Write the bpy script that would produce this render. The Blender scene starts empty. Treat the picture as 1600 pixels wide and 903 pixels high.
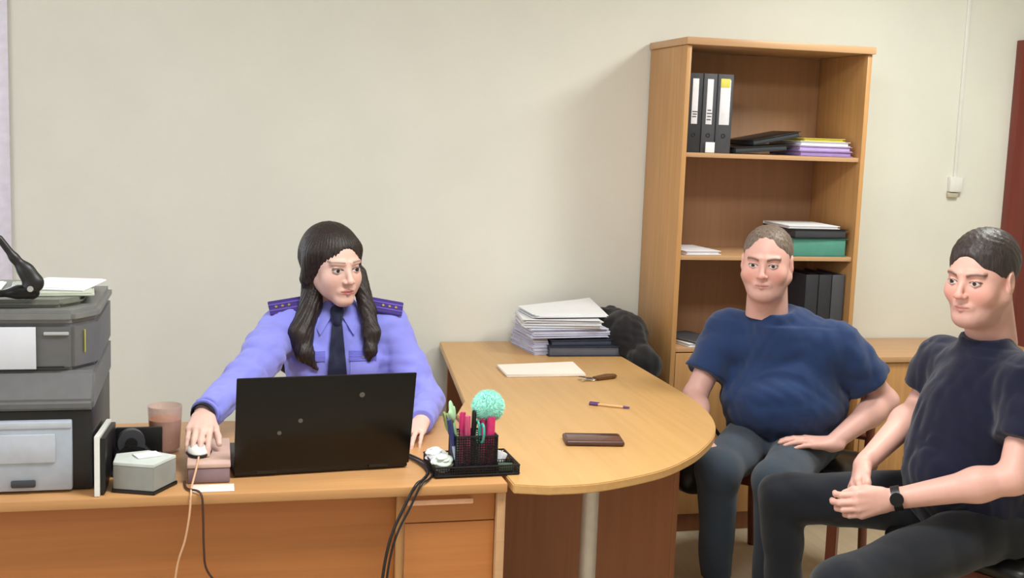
import bpy, bmesh, math, random
import numpy as np
from mathutils import Vector, Matrix, Quaternion
random.seed(7)
PI = math.pi
SC = bpy.context.scene
COL = SC.collection

# ------------------------------------------------------------------ camera
cam_d = bpy.data.cameras.new('camera'); cam = bpy.data.objects.new('camera', cam_d); COL.objects.link(cam)
cam_d.sensor_width = 36; cam_d.lens = 36 * 1870 / 1600; cam_d.clip_start = 0.05
r_ = Vector((0.970365, -0.238927, 0.036121)); u_ = Vector((-0.003101, 0.137157, 0.990544)); f_ = Vector((0.241622, 0.961302, -0.132352))
cam.matrix_world = Matrix(((r_.x, u_.x, -f_.x, 0), (r_.y, u_.y, -f_.y, 0), (r_.z, u_.z, -f_.z, 1.65), (0, 0, 0, 1)))
SC.camera = cam
# ------------------------------------------------------------------ world, lights, exposure
W = bpy.data.worlds.new('world'); SC.world = W; W.use_nodes = True
W.node_tree.nodes['Background'].inputs[0].default_value = (0.80, 0.84, 1.0, 1); W.node_tree.nodes['Background'].inputs[1].default_value = 1.6
VS = SC.view_settings; VS.view_transform = 'Standard'; VS.look = 'None'; VS.gamma = 1; VS.use_curve_mapping = False; VS.exposure = 0.0
def area(name, loc, tgt, sx, sy, power, color):
    d = bpy.data.lights.new(name, 'AREA'); d.shape = 'RECTANGLE'; d.size = sx; d.size_y = sy; d.energy = power; d.color = color
    o = bpy.data.objects.new(name, d); COL.objects.link(o); o.location = loc
    o.rotation_euler = (Vector(tgt) - Vector(loc)).to_track_quat('-Z', 'Y').to_euler(); return o
area('ceiling_lamp_light_right', (2.75, 3.55, 2.66), (2.75, 3.55, 0), 0.50, 0.50, 33, (0.96, 1.0, 0.93))
area('ceiling_lamp_light_front', (0.8, 2.3, 2.66), (0.8, 2.3, 0), 1.1, 0.5, 53, (0.96, 1.0, 1.0))
area('window_daylight_back', (-1.7, 4.80, 1.75), (-0.9, 0, 1.1), 1.5, 1.5, 24, (0.86, 0.92, 1.0))
area('window_daylight_left', (-3.05, 1.6, 1.7), (2, 3.2, 1.1), 2.2, 1.5, 36, (0.88, 0.94, 1.0))

# ------------------------------------------------------------------ materials
def new_mat(name):
    m = bpy.data.materials.new(name); m.use_nodes = True
    nt = m.node_tree; b = nt.nodes['Principled BSDF']; return m, nt, b
def s2l(c):
    return tuple(((x/255)/12.92 if x/255 <= .04045 else ((x/255+.055)/1.055)**2.4) for x in c)
def plain(name, rgb, rough=.5, metal=0, var=.06, scale=30, bump=0, bscale=400, alpha=1, coat=0, spec=.5):
    m, nt, b = new_mat(name); c = s2l(rgb)
    tc = nt.nodes.new('ShaderNodeTexCoord'); n = nt.nodes.new('ShaderNodeTexNoise'); n.inputs['Scale'].default_value = scale; n.inputs['Detail'].default_value = 3
    nt.links.new(tc.outputs['Object'], n.inputs['Vector'])
    r = nt.nodes.new('ShaderNodeValToRGB'); r.color_ramp.elements[0].position = .3; r.color_ramp.elements[1].position = .7
    r.color_ramp.elements[0].color = (*[x*(1-var) for x in c], 1); r.color_ramp.elements[1].color = (*[min(1, x*(1+var)) for x in c], 1)
    nt.links.new(n.outputs[0], r.inputs[0]); nt.links.new(r.outputs[0], b.inputs['Base Color'])
    b.inputs['Roughness'].default_value = rough; b.inputs['Metallic'].default_value = metal; b.inputs['Alpha'].default_value = alpha
    b.inputs['Coat Weight'].default_value = coat; b.inputs['Specular IOR Level'].default_value = spec
    if bump:
        n2 = nt.nodes.new('ShaderNodeTexNoise'); n2.inputs['Scale'].default_value = bscale; nt.links.new(tc.outputs['Object'], n2.inputs['Vector'])
        bp = nt.nodes.new('ShaderNodeBump'); bp.inputs['Strength'].default_value = bump; bp.inputs['Distance'].default_value = .002
        nt.links.new(n2.outputs[0], bp.inputs['Height']); nt.links.new(bp.outputs[0], b.inputs['Normal'])
    return m
def wood(name, rgb, axis='z', rough=.4, var=.10):
    m, nt, b = new_mat(name); c = s2l(rgb)
    tc = nt.nodes.new('ShaderNodeTexCoord'); mp = nt.nodes.new('ShaderNodeMapping')
    s = {'x': (1.2, 26, 26), 'y': (26, 1.2, 26), 'z': (26, 26, 1.2)}[axis]; mp.inputs['Scale'].default_value = s
    n = nt.nodes.new('ShaderNodeTexNoise'); n.inputs['Scale'].default_value = 1.6; n.inputs['Detail'].default_value = 6; n.inputs['Distortion'].default_value = .8
    nt.links.new(tc.outputs['Object'], mp.inputs[0]); nt.links.new(mp.outputs[0], n.inputs['Vector'])
    r = nt.nodes.new('ShaderNodeValToRGB'); r.color_ramp.elements[0].position = .3; r.color_ramp.elements[1].position = .72
    r.color_ramp.elements[0].color = (c[0]*(1-var), c[1]*(1-var*1.3), c[2]*(1-var*1.6), 1); r.color_ramp.elements[1].color = (*[min(1, x*(1+var)) for x in c], 1)
    nt.links.new(n.outputs[0], r.inputs[0]); nt.links.new(r.outputs[0], b.inputs['Base Color'])
    b.inputs['Roughness'].default_value = rough
    return m
def vcol(name, rough=.5, bump=0, bscale=500, sss=0):
    m, nt, b = new_mat(name)
    a = nt.nodes.new('ShaderNodeAttribute'); a.attribute_name = 'Col'
    tc = nt.nodes.new('ShaderNodeTexCoord'); n = nt.nodes.new('ShaderNodeTexNoise'); n.inputs['Scale'].default_value = 60; n.inputs['Detail'].default_value = 4
    nt.links.new(tc.outputs['Object'], n.inputs['Vector'])
    mr = nt.nodes.new('ShaderNodeMapRange'); mr.inputs['To Min'].default_value = .93; mr.inputs['To Max'].default_value = 1.06; nt.links.new(n.outputs[0], mr.inputs[0])
    mx = nt.nodes.new('ShaderNodeMix'); mx.data_type = 'RGBA'; mx.blend_type = 'MULTIPLY'; mx.inputs[0].default_value = 1
    nt.links.new(a.outputs['Color'], mx.inputs[6]); nt.links.new(mr.outputs[0], mx.inputs[7]); nt.links.new(mx.outputs[2], b.inputs['Base Color'])
    b.inputs['Roughness'].default_value = rough
    if sss: b.inputs['Subsurface Weight'].default_value = sss; b.inputs['Subsurface Scale'].default_value = .01; b.inputs['Subsurface Radius'].default_value = (1, .4, .25)
    if bump:
        n2 = nt.nodes.new('ShaderNodeTexNoise'); n2.inputs['Scale'].default_value = bscale; nt.links.new(tc.outputs['Object'], n2.inputs['Vector'])
        bp = nt.nodes.new('ShaderNodeBump'); bp.inputs['Strength'].default_value = bump; bp.inputs['Distance'].default_value = .001
        nt.links.new(n2.outputs[0], bp.inputs['Height']); nt.links.new(bp.outputs[0], b.inputs['Normal'])
    return m
def fabric(name, rgb, rough=.9, bump=.5, sheen=.2, var=.08):
    m = plain(name, rgb, rough, 0, var, 9, bump, 900, spec=.25); m.node_tree.nodes['Principled BSDF'].inputs['Sheen Weight'].default_value = sheen; return m
def emis(name, rgb, st):
    m, nt, b = new_mat(name); b.inputs['Base Color'].default_value = (*s2l(rgb), 1); b.inputs['Emission Color'].default_value = (*s2l(rgb), 1); b.inputs['Emission Strength'].default_value = st; return m
M = {}
M['wall'] = plain('cream_wallpaper', (232, 231, 222), .85, 0, .025, 3, .25, 260)
M['ceil'] = plain('white_ceiling_paint', (238, 236, 228), .9)
M['floor'] = wood('pale_laminate', (206, 190, 164), 'y', .45, .06)
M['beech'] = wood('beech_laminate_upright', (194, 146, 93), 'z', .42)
M['beechx'] = wood('beech_laminate_across', (194, 146, 93), 'x', .42)
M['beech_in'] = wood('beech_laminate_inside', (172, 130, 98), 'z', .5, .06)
M['top'] = wood('beech_laminate_tabletop', (204, 160, 103), 'y', .36, .06)
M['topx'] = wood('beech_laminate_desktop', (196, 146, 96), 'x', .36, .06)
M['edge'] = wood('beech_edging', (198, 156, 116), 'x', .4, .05)
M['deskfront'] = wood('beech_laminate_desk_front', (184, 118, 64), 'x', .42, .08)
M['brownpanel'] = wood('brown_laminate_panel', (150, 96, 62), 'z', .5, .08)
M['greymetal'] = plain('grey_painted_metal', (196, 190, 184), .35, .3)
M['black'] = plain('black_plastic', (24, 23, 25), .42)
M['blackgloss'] = plain('black_gloss', (13, 12, 13), .3, spec=.35)
M['darkgrey'] = plain('dark_grey_plastic', (62, 64, 70), .45)
M['pgrey'] = plain('printer_grey', (118, 118, 116), .5)
M['pgrey2'] = plain('printer_mid_grey', (98, 98, 100), .5)
M['pblue'] = plain('printer_tray_blue_grey', (172, 180, 194), .42)
M['pblue2'] = plain('printer_tray_light', (186, 192, 204), .42)
M['white'] = plain('white_paper', (236, 236, 240), .8, var=.02)
M['cream'] = plain('cream_paper', (244, 232, 222), .8, var=.02)
M['whitepl'] = plain('white_plastic', (236, 236, 232), .4, var=.02)
M['doorw'] = wood('reddish_brown_door_veneer', (116, 48, 38), 'z', .4)
M['shirt'] = fabric('periwinkle_shirt_cloth', (140, 142, 232), .8, .35)
M['shirt_d'] = fabric('periwinkle_shirt_seam', (112, 112, 206), .8, .3)
M['tie'] = fabric('navy_tie_cloth', (22, 27, 56), .6, .3)
M['epau'] = fabric('dark_violet_shoulder_board', (62, 44, 122), .7, .3)
M['epau2'] = fabric('violet_stripe', (104, 84, 176), .7, .3)
M['silver'] = plain('silver_metal', (200, 200, 205), .3, .8)
M['gold'] = plain('brass_metal', (196, 170, 110), .35, .8)
M['navy1'] = fabric('dark_blue_knit_cloth', (38, 58, 100), .9, .5)
M['navy2'] = fabric('navy_cotton_cloth', (20, 22, 46), .9, .5)
M['jeans'] = fabric('grey_blue_denim', (60, 70, 84), .9, .6)
M['trou2'] = fabric('black_trouser_cloth', (26, 29, 38), .9, .5)
M['trouw'] = fabric('dark_skirt_cloth', (30, 30, 50), .9, .5)
M['skin'] = vcol('skin', .5, .15, 700, .08)
M['shoe'] = plain('black_leather', (22, 20, 20), .35)
def hairmat(name, rgb, rgb2):
    m = plain(name, rgb, .45, spec=.35); nt = m.node_tree; b = nt.nodes['Principled BSDF']
    tc = nt.nodes.new('ShaderNodeTexCoord'); mp = nt.nodes.new('ShaderNodeMapping'); mp.inputs['Scale'].default_value = (240, 240, 14)
    n = nt.nodes.new('ShaderNodeTexNoise'); n.inputs['Scale'].default_value = 1; n.inputs['Detail'].default_value = 3
    nt.links.new(tc.outputs['Object'], mp.inputs[0]); nt.links.new(mp.outputs[0], n.inputs['Vector'])
    r = nt.nodes.new('ShaderNodeValToRGB'); r.color_ramp.elements[0].position = .35; r.color_ramp.elements[1].position = .7
    r.color_ramp.elements[0].color = (*s2l(rgb), 1); r.color_ramp.elements[1].color = (*s2l(rgb2), 1)
    nt.links.new(n.outputs[0], r.inputs[0]); nt.links.new(r.outputs[0], b.inputs['Base Color'])
    bp = nt.nodes.new('ShaderNodeBump'); bp.inputs['Strength'].default_value = .6; bp.inputs['Distance'].default_value = .002
    nt.links.new(n.outputs[0], bp.inputs['Height']); nt.links.new(bp.outputs[0], b.inputs['Normal']); return m
M['hairw'] = hairmat('dark_brown_hair', (26, 20, 20), (54, 42, 37))
M['hair1'] = hairmat('thin_grey_brown_hair', (92, 78, 70), (140, 122, 110))
M['hair2'] = hairmat('short_dark_hair', (44, 38, 38), (74, 62, 60))

# ------------------------------------------------------------------ object helpers
def link(name, me, m, parent=None):
    o = bpy.data.objects.new(name, me); COL.objects.link(o)
    if m is not None: me.materials.append(m)
    if parent is not None: o.parent = parent
    return o
def tag(o, label=None, cat=None, group=None, kind=None):
    if label: o['label'] = label
    if cat: o['category'] = cat
    if group: o['group'] = group
    if kind: o['kind'] = kind
    return o
def thing(name, loc, label, cat, rz=0, group=None):
    o = bpy.data.objects.new(name, None); COL.objects.link(o); o.location = loc; o.rotation_euler = (0, 0, rz); o.empty_display_size = .05
    return tag(o, label, cat, group)
def copy_tree(o, parent=None):
    c = o.copy(); COL.objects.link(c); c.parent = parent
    for ch in list(o.children): copy_tree(ch, c)
    return c
class MB:
    def __init__(s): s.bm = bmesh.new()
    def _merge(s, b2, mat=None):
        if mat is not None: bmesh.ops.transform(b2, matrix=mat, verts=b2.verts)
        me = bpy.data.meshes.new('t'); b2.to_mesh(me); b2.free(); s.bm.from_mesh(me); bpy.data.meshes.remove(me); return s
    def box(s, lo, hi, bev=.0015, mat=None, seg=2):
        b = bmesh.new(); bmesh.ops.create_cube(b, size=1)
        lo = Vector(lo); hi = Vector(hi)
        for v in b.verts: v.co = Vector(((lo[i]+hi[i])/2 + v.co[i]*(hi[i]-lo[i]) for i in range(3)))
        if bev: bmesh.ops.bevel(b, geom=list(b.edges), offset=bev, segments=seg, affect='EDGES', profile=.5)
        return s._merge(b, mat)
    def prism(s, poly, ax, lo, hi, bev=.001, mat=None, seg=2):
        # poly in the two other axes (cyclic order), extruded along axis ax
        b = bmesh.new(); vs = []
        for p in poly:
            c = [0, 0, 0]; o = [i for i in range(3) if i != ax]; c[o[0]] = p[0]; c[o[1]] = p[1]; c[ax] = lo; vs.append(b.verts.new(c))
        f = b.faces.new(vs); r = bmesh.ops.extrude_face_region(b, geom=[f]); d = Vector((0, 0, 0)); d[ax] = hi-lo
        bmesh.ops.translate(b, vec=d, verts=[v for v in r['geom'] if isinstance(v, bmesh.types.BMVert)])
        bmesh.ops.recalc_face_normals(b, faces=b.faces)
        if bev: bmesh.ops.bevel(b, geom=[e for e in b.edges], offset=bev, segments=seg, affect='EDGES', clamp_overlap=True)
        return s._merge(b, mat)
    def cyl(s, a, b_, r, r2=None, seg=24, caps=True):
        a = Vector(a); b_ = Vector(b_); r2 = r if r2 is None else r2
        b = bmesh.new(); bmesh.ops.create_cone(b, cap_ends=caps, segments=seg, radius1=r, radius2=r2, depth=(b_-a).length)
        q = (b_-a).to_track_quat('Z', 'Y').to_matrix().to_4x4(); return s._merge(b, Matrix.Translation((a+b_)/2) @ q)
    def sph(s, c, r, seg=20, sc=(1, 1, 1)):
        b = bmesh.new(); bmesh.ops.create_uvsphere(b, u_segments=seg, v_segments=seg//2+2, radius=r)
        return s._merge(b, Matrix.Translation(c) @ Matrix.Diagonal((*sc, 1)))
    def tube(s, pts, r, seg=10, sub=6):
        P = [Vector(p) for p in pts]
        if sub > 1 and len(P) > 2:
            Q = []
            for i in range(len(P)-1):
                p0 = P[max(i-1, 0)]; p1 = P[i]; p2 = P[i+1]; p3 = P[min(i+2, len(P)-1)]
                for j in range(sub):
                    t = j/sub; Q.append(.5*((2*p1)+(-p0+p2)*t+(2*p0-5*p1+4*p2-p3)*t*t+(-p0+3*p1-3*p2+p3)*t*t*t))
            Q.append(P[-1]); P = Q
        rings = []; up = Vector((.13, .27, .95)).normalized()
        for i, p in enumerate(P):
            d = (P[min(i+1, len(P)-1)]-P[max(i-1, 0)]).normalized(); a = d.cross(up)
            if a.length < .05: a = d.cross(Vector((1, 0, 0)))
            a.normalize(); c = d.cross(a); rr = r(i/(len(P)-1)) if callable(r) else r
            rings.append([s.bm.verts.new(p+a*math.cos(2*PI*k/seg)*rr+c*math.sin(2*PI*k/seg)*rr) for k in range(seg)])
        for A, B in zip(rings, rings[1:]):
            for k in range(seg): s.bm.faces.new((A[k], A[(k+1) % seg], B[(k+1) % seg], B[k]))
        s.bm.faces.new(rings[0][::-1]); s.bm.faces.new(rings[-1]); return s
    def lathe(s, prof, c=(0, 0, 0), seg=32):
        rings = []
        for (r, z) in prof: rings.append([s.bm.verts.new((c[0]+max(r, 1e-5)*math.cos(2*PI*k/seg), c[1]+max(r, 1e-5)*math.sin(2*PI*k/seg), c[2]+z)) for k in range(seg)])
        for A, B in zip(rings, rings[1:]):
            for k in range(seg): s.bm.faces.new((A[k], A[(k+1) % seg], B[(k+1) % seg], B[k]))
        return s
    def build(s, name, m, parent=None, smooth=True, mat=None):
        me = bpy.data.meshes.new(name)
        if mat is not None: bmesh.ops.transform(s.bm, matrix=mat, verts=s.bm.verts)
        bmesh.ops.recalc_face_normals(s.bm, faces=s.bm.faces); s.bm.to_mesh(me); s.bm.free()
        if smooth:
            try: me.shade_smooth(); me.set_sharp_from_angle(angle=math.radians(38))
            except Exception: pass
        return link(name, me, m, parent)
def struct(o): o['kind'] = 'structure'; return o
def RT(loc, rz=0, rx=0, ry=0): return Matrix.Translation(loc) @ Matrix.Rotation(rz, 4, 'Z') @ Matrix.Rotation(ry, 4, 'Y') @ Matrix.Rotation(rx, 4, 'X')

# ------------------------------------------------------------------ signed distance fields -> smooth meshes
def nrm(v): v = np.asarray(v, float); return v/np.linalg.norm(v)
class Field:
    def __init__(s, lo, hi, h):
        s.h = h; s.lo = np.array(lo, float); s.n = np.ceil((np.array(hi)-s.lo)/h).astype(int)+1; s.f = np.full(s.n, .3, np.float32)
    def sub(s, lo, hi):
        a = np.clip(np.floor((np.array(lo)-s.lo)/s.h).astype(int), 0, s.n); b = np.clip(np.ceil((np.array(hi)-s.lo)/s.h).astype(int)+1, 0, s.n)
        sl = tuple(slice(a[i], b[i]) for i in range(3))
        g = [(s.lo[i]+s.h*np.arange(a[i], b[i])).astype(np.float32).reshape([-1 if j == i else 1 for j in range(3)]) for i in range(3)]
        return sl, g
    def _mix(s, sl, d, k, op):
        f = s.f[sl]
        if f.size == 0: return
        if op == 'sub': d = -d
        if op == 'add':
            if k > 0: hh = np.clip(.5+.5*(f-d)/k, 0, 1); s.f[sl] = f*(1-hh)+d*hh-k*hh*(1-hh)
            else: s.f[sl] = np.minimum(f, d)
        else:
            if k > 0: hh = np.clip(.5+.5*(d-f)/k, 0, 1); s.f[sl] = f*(1-hh)+d*hh+k*hh*(1-hh)
            else: s.f[sl] = np.maximum(f, d)
    def cone(s, a, b, ra, rb=None, k=.02, op='add', flat=None):
        rb = ra if rb is None else rb; a = np.array(a, float); b = np.array(b, float)
        pad = max(ra, rb)+k+3*s.h+.01; sl, (x, y, z) = s.sub(np.minimum(a, b)-pad, np.maximum(a, b)+pad)
        ba = b-a; L = max(ba@ba, 1e-9); px = x-a[0]; py = y-a[1]; pz = z-a[2]
        t = np.clip((px*ba[0]+py*ba[1]+pz*ba[2])/L, 0, 1)
        qx = px-ba[0]*t; qy = py-ba[1]*t; qz = pz-ba[2]*t
        if flat is not None:
            nx = nrm(flat[:3]); e = 1/flat[3]-1; dn = (qx*nx[0]+qy*nx[1]+qz*nx[2])*e; qx = qx+dn*nx[0]; qy = qy+dn*nx[1]; qz = qz+dn*nx[2]
        s._mix(sl, np.sqrt(qx*qx+qy*qy+qz*qz)-(ra+(rb-ra)*t), k, op); return s
    def ell(s, c, r, k=.02, op='add', R=None):
        c = np.array(c, float); r = np.array(r, float); pad = (max(r) if R is not None else r)+k+3*s.h+.01
        sl, (x, y, z) = s.sub(c-pad, c+pad); p = [x-c[0], y-c[1], z-c[2]]
        if R is not None:
            R = np.array(R); p = [p[0]*R[0, i]+p[1]*R[1, i]+p[2]*R[2, i] for i in range(3)]
        k0 = np.sqrt((p[0]/r[0])**2+(p[1]/r[1])**2+(p[2]/r[2])**2); k1 = np.sqrt((p[0]/r[0]**2)**2+(p[1]/r[1]**2)**2+(p[2]/r[2]**2)**2)
        s._mix(sl, k0*(k0-1)/np.maximum(k1, 1e-6), k, op); return s
    def plane(s, p, n, k=.0, lo=None, hi=None):   # cut away the side the normal points to
        n = nrm(n); lo = s.lo if lo is None else lo; hi = s.lo+s.n*s.h if hi is None else hi
        sl, (x, y, z) = s.sub(lo, hi); d = (x-p[0])*n[0]+(y-p[1])*n[1]+(z-p[2])*n[2]; s._mix(sl, -d, k, 'sub'); return s
    def warp(s, fn, lo=None, hi=None):
        lo = s.lo if lo is None else lo; hi = s.lo+s.n*s.h if hi is None else hi
        sl, (x, y, z) = s.sub(lo, hi); m = np.abs(s.f[sl]) < .03; s.f[sl] = s.f[sl]+np.where(m, fn(x, y, z), 0).astype(np.float32); return s
    def front(s, x, z):    # y of the front-most surface
        i = int(round((x-s.lo[0])/s.h)); k = int(round((z-s.lo[2])/s.h)); c = s.f[i, :, k]; w = np.nonzero(c < 0)[0]
        if len(w) == 0: return None
        j = w[0]; t = c[j-1]/(c[j-1]-c[j]) if j > 0 else 0; return s.lo[1]+s.h*(j-1+t)
    def top(s, x, y):
        i = int(round((x-s.lo[0])/s.h)); j = int(round((y-s.lo[1])/s.h)); c = s.f[i, j, :]; w = np.nonzero(c < 0)[0]
        return None if len(w) == 0 else s.lo[2]+s.h*w[-1]
    def mesh(s):
        f = s.f; f[0] = f[-1] = .1; f[:, 0] = f[:, -1] = .1; f[:, :, 0] = f[:, :, -1] = .1
        S = f < 0; c = np.zeros(np.array(S.shape)-1, np.uint8)
        cor = [(a, b, d) for a in (0, 1) for b in (0, 1) for d in (0, 1)]
        for a, b, d in cor: c += S[a:S.shape[0]-1+a, b:S.shape[1]-1+b, d:S.shape[2]-1+d]
        I = np.argwhere((c > 0) & (c < 8)); idx = np.full(c.shape, -1, np.int32); idx[tuple(I.T)] = np.arange(len(I))
        acc = np.zeros((len(I), 3)); cnt = np.zeros(len(I))
        for A in cor:
            for ax in range(3):
                if A[ax]: continue
                B = list(A); B[ax] = 1; fa = f[tuple((I+A).T)]; fb = f[tuple((I+B).T)]; m = (fa < 0) != (fb < 0)
                t = fa[m]/(fa[m]-fb[m]); p = np.tile(np.array(A, float), (m.sum(), 1)); p[:, ax] += t; acc[m] += p; cnt[m] += 1
        V = s.lo+s.h*(I+acc/cnt[:, None]); F = []
        for ax in range(3):
            u, w = (ax+1) % 3, (ax+2) % 3; sa = [slice(None)]*3; sb = [slice(None)]*3; sa[ax] = slice(0, -1); sb[ax] = slice(1, None)
            E = np.argwhere(S[tuple(sa)] != S[tuple(sb)]); pos = S[tuple(E.T)]
            def cell(du, dw): q = E.copy(); q[:, u] -= du; q[:, w] -= dw; return idx[tuple(q.T)]
            Q = np.stack([cell(1, 1), cell(0, 1), cell(0, 0), cell(1, 0)], 1); Q[~pos] = Q[~pos][:, ::-1]; F.append(Q)
        return V, np.concatenate(F)
def relax(V, F, it=2, lam=.5):
    E = np.concatenate([F[:, [0, 1]], F[:, [1, 2]], F[:, [2, 3]], F[:, [3, 0]]]); n = len(V)
    for _ in range(it):
        A = np.stack([np.bincount(E[:, 0], V[E[:, 1], i], n)+np.bincount(E[:, 1], V[E[:, 0], i], n) for i in range(3)], 1)
        d = np.bincount(E[:, 0], minlength=n)+np.bincount(E[:, 1], minlength=n); V = V*(1-lam)+lam*A/np.maximum(d, 1)[:, None]
    return V
def np_obj(name, parts, m, parent=None):
    """parts: list of (V, F, C or None); one mesh object"""
    off = 0; VV = []; FF = []; CC = []
    for V, F, C in parts: VV.append(V); FF.append(F+off); off += len(V); CC.append(C if C is not None else np.tile([.5, .5, .5], (len(V), 1)))
    V = np.concatenate(VV); F = np.concatenate(FF); C = np.concatenate(CC)
    me = bpy.data.meshes.new(name); me.from_pydata(V.tolist(), [], F.tolist()); me.shade_smooth()
    ca = me.color_attributes.new('Col', 'FLOAT_COLOR', 'POINT'); ca.data.foreach_set('color', np.concatenate([C, np.ones((len(C), 1))], 1).astype(np.float32).ravel())
    return link(name, me, m, parent)
def sdf_obj(name, F, m, parent=None, it=2):
    V, Q = F.mesh(); return np_obj(name, [(relax(V, Q, it), Q, None)], m, parent)
def wr(seed, freq, amp, stretch=(1, 1, 1)):
    rg = np.random.RandomState(seed); D = [(nrm(rg.randn(3))*np.array(stretch), nrm(rg.randn(3)), rg.rand()*6, rg.rand()*6) for _ in range(4)]
    def fn(x, y, z):
        t = 0
        for a, b, p, q in D:
            w = np.sin(.45*freq*(x*b[0]+y*b[1]+z*b[2])+q); v = np.sin(freq*(x*a[0]+y*a[1]+z*a[2])+p+2.2*w); t = t+(1-2*np.abs(v))
        return t*(amp/4)
    return fn
def frame(d, n):
    d = nrm(d); n = np.array(n, float); n = nrm(n-d*(n@d)); s = np.cross(d, n); return d, n, s
def rot(v, ax, a):
    ax = nrm(ax); return v*math.cos(a)+np.cross(ax, v)*math.sin(a)+ax*(ax@v)*(1-math.cos(a))
def hand(F, w, d, n, side, curl=(.3, .35, .3), sc=1., spread=.08, thumb=.6, tcurl=.3, fat=1.):
    """w wrist, d to the knuckles, n out of the palm, side +1/-1: which side the thumb is on (along d x n)"""
    w = np.array(w, float); d, n, s = frame(d, n); s = s*side
    off = [.028, .0095, -.009, -.027]; ln = [.086, .09, .087, .08]
    SL = [(.040, .025, .020), (.045, .029, .021), (.041, .027, .021), (.032, .020, .018)]; R = [.0093, .0095, .0090, .0080]
    F.cone(w-d*.02*sc, w+d*.02*sc, .026*sc*fat, .026*sc*fat, .015, flat=(*n, .72))
    for i in range(4):
        mc = w+(d*ln[i]+s*off[i]-n*(.004 if i in (1, 2) else 0))*sc
        F.cone(w+(d*.018+s*off[i]*.6)*sc, mc, .0150*sc*fat, .0118*sc*fat, .010)
        p = mc; dd = rot(d, n, 0); dd = nrm(d+s*spread*(off[i]/.028)); ax = np.cross(dd, n)
        ax = nrm(ax)
        for j in range(3):
            cc = curl[j] if not isinstance(curl[0], (tuple, list)) else curl[i][j]
            dd = rot(dd, ax, cc); q = p+dd*SL[i][j]*sc
            F.cone(p, q, (R[i]-.0008*j)*sc*fat, (R[i]-.0008*(j+1))*sc*fat, .0035); p = q
    b = w+(d*.022+s*.020+n*.006)*sc; p1 = w+(d*.055+s*(.030+.016*thumb)+n*.012)*sc
    F.cone(b, p1, .0165*sc*fat, .0125*sc*fat, .014)
    td = nrm(d*.85+s*thumb*.9+n*.2); ax = nrm(np.cross(td, nrm(-s+n*.5)))
    p = p1
    for j, L in enumerate((.032, .026)):
        td = rot(td, ax, tcurl); q = p+td*L*sc; F.cone(p, q, (.0108-.001*j)*sc*fat, (.0098-.0012*j)*sc*fat, .005); p = q
    return F
def cutmesh(V, F, p, n):
    """open a closed piece with a flat cut; the rim can be joined to the others"""
    b = bmesh.new(); vs = [b.verts.new(v) for v in V.tolist()]
    b.verts.ensure_lookup_table()
    for f in F.tolist():
        try: b.faces.new([vs[i] for i in f])
        except ValueError: pass
    bmesh.ops.bisect_plane(b, geom=b.verts[:]+b.edges[:]+b.faces[:], plane_co=p, plane_no=n, clear_outer=True, dist=1e-6); return b
def body_obj(name, parts, m, parent):
    """parts: (V, F, colour, cut point, cut normal) - cut open, then one skin is stretched between the rims, hidden in the clothes"""
    B = bmesh.new(); lay = B.verts.layers.float_vector.new('c'); rims = []
    for V, F, C, p, n in parts:
        b = cutmesh(V, F, p, n); b.verts.ensure_lookup_table(); mp = {}
        for v in b.verts:
            w = B.verts.new(v.co); mp[v.index] = w
        for i, v in enumerate(b.verts): mp[v.index] = mp[v.index]
        from mathutils.kdtree import KDTree
        kd = KDTree(len(V)); 
        for i, v in enumerate(V): kd.insert(v, i)
        kd.balance()
        for v in b.verts: mp[v.index][lay] = Vector(C[kd.find(v.co)[1]])
        for f in b.faces: B.faces.new([mp[v.index] for v in f.verts])
        rims.append([mp[v.index] for v in b.verts if any(e.is_boundary for e in v.link_edges)]); b.free()
    own = {}
    for i, R in enumerate(rims):
        for v in R: own[v] = i
    bmesh.ops.convex_hull(B, input=[v for R in rims for v in R], use_existing_faces=True)
    bad = [f for f in B.faces if all(v in own for v in f.verts) and len({own[v] for v in f.verts}) == 1 and len(f.verts) == 3 and all(len(e.link_faces) > 0 for e in f.edges) and f.calc_area() > 0 and sum(1 for v in f.verts if v in own) == 3 and abs(f.normal.dot(Vector(parts[own[f.verts[0]]][4]).normalized())) > .98]
    bmesh.ops.delete(B, geom=bad, context='FACES_ONLY')
    bmesh.ops.delete(B, geom=[v for v in B.verts if not v.link_faces], context='VERTS')
    bmesh.ops.delete(B, geom=[e for e in B.edges if not e.link_faces], context='EDGES')
    bmesh.ops.recalc_face_normals(B, faces=B.faces)
    me = bpy.data.meshes.new(name); cols = [(*v[lay], 1) for v in B.verts]; B.to_mesh(me); B.free(); me.shade_smooth()
    ca = me.color_attributes.new('Col', 'FLOAT_COLOR', 'POINT'); ca.data.foreach_set('color', np.array(cols, np.float32).ravel()); return link(name, me, m, parent)
SK = {'w': (s2l((226, 186, 172)), s2l((178, 92, 88))), 'm1': (s2l((222, 172, 160)), s2l((184, 112, 108))), 'm2': (s2l((228, 176, 162)), s2l((196, 112, 106)))}
def skincol(V, base): return np.tile(np.array(base), (len(V), 1))
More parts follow.
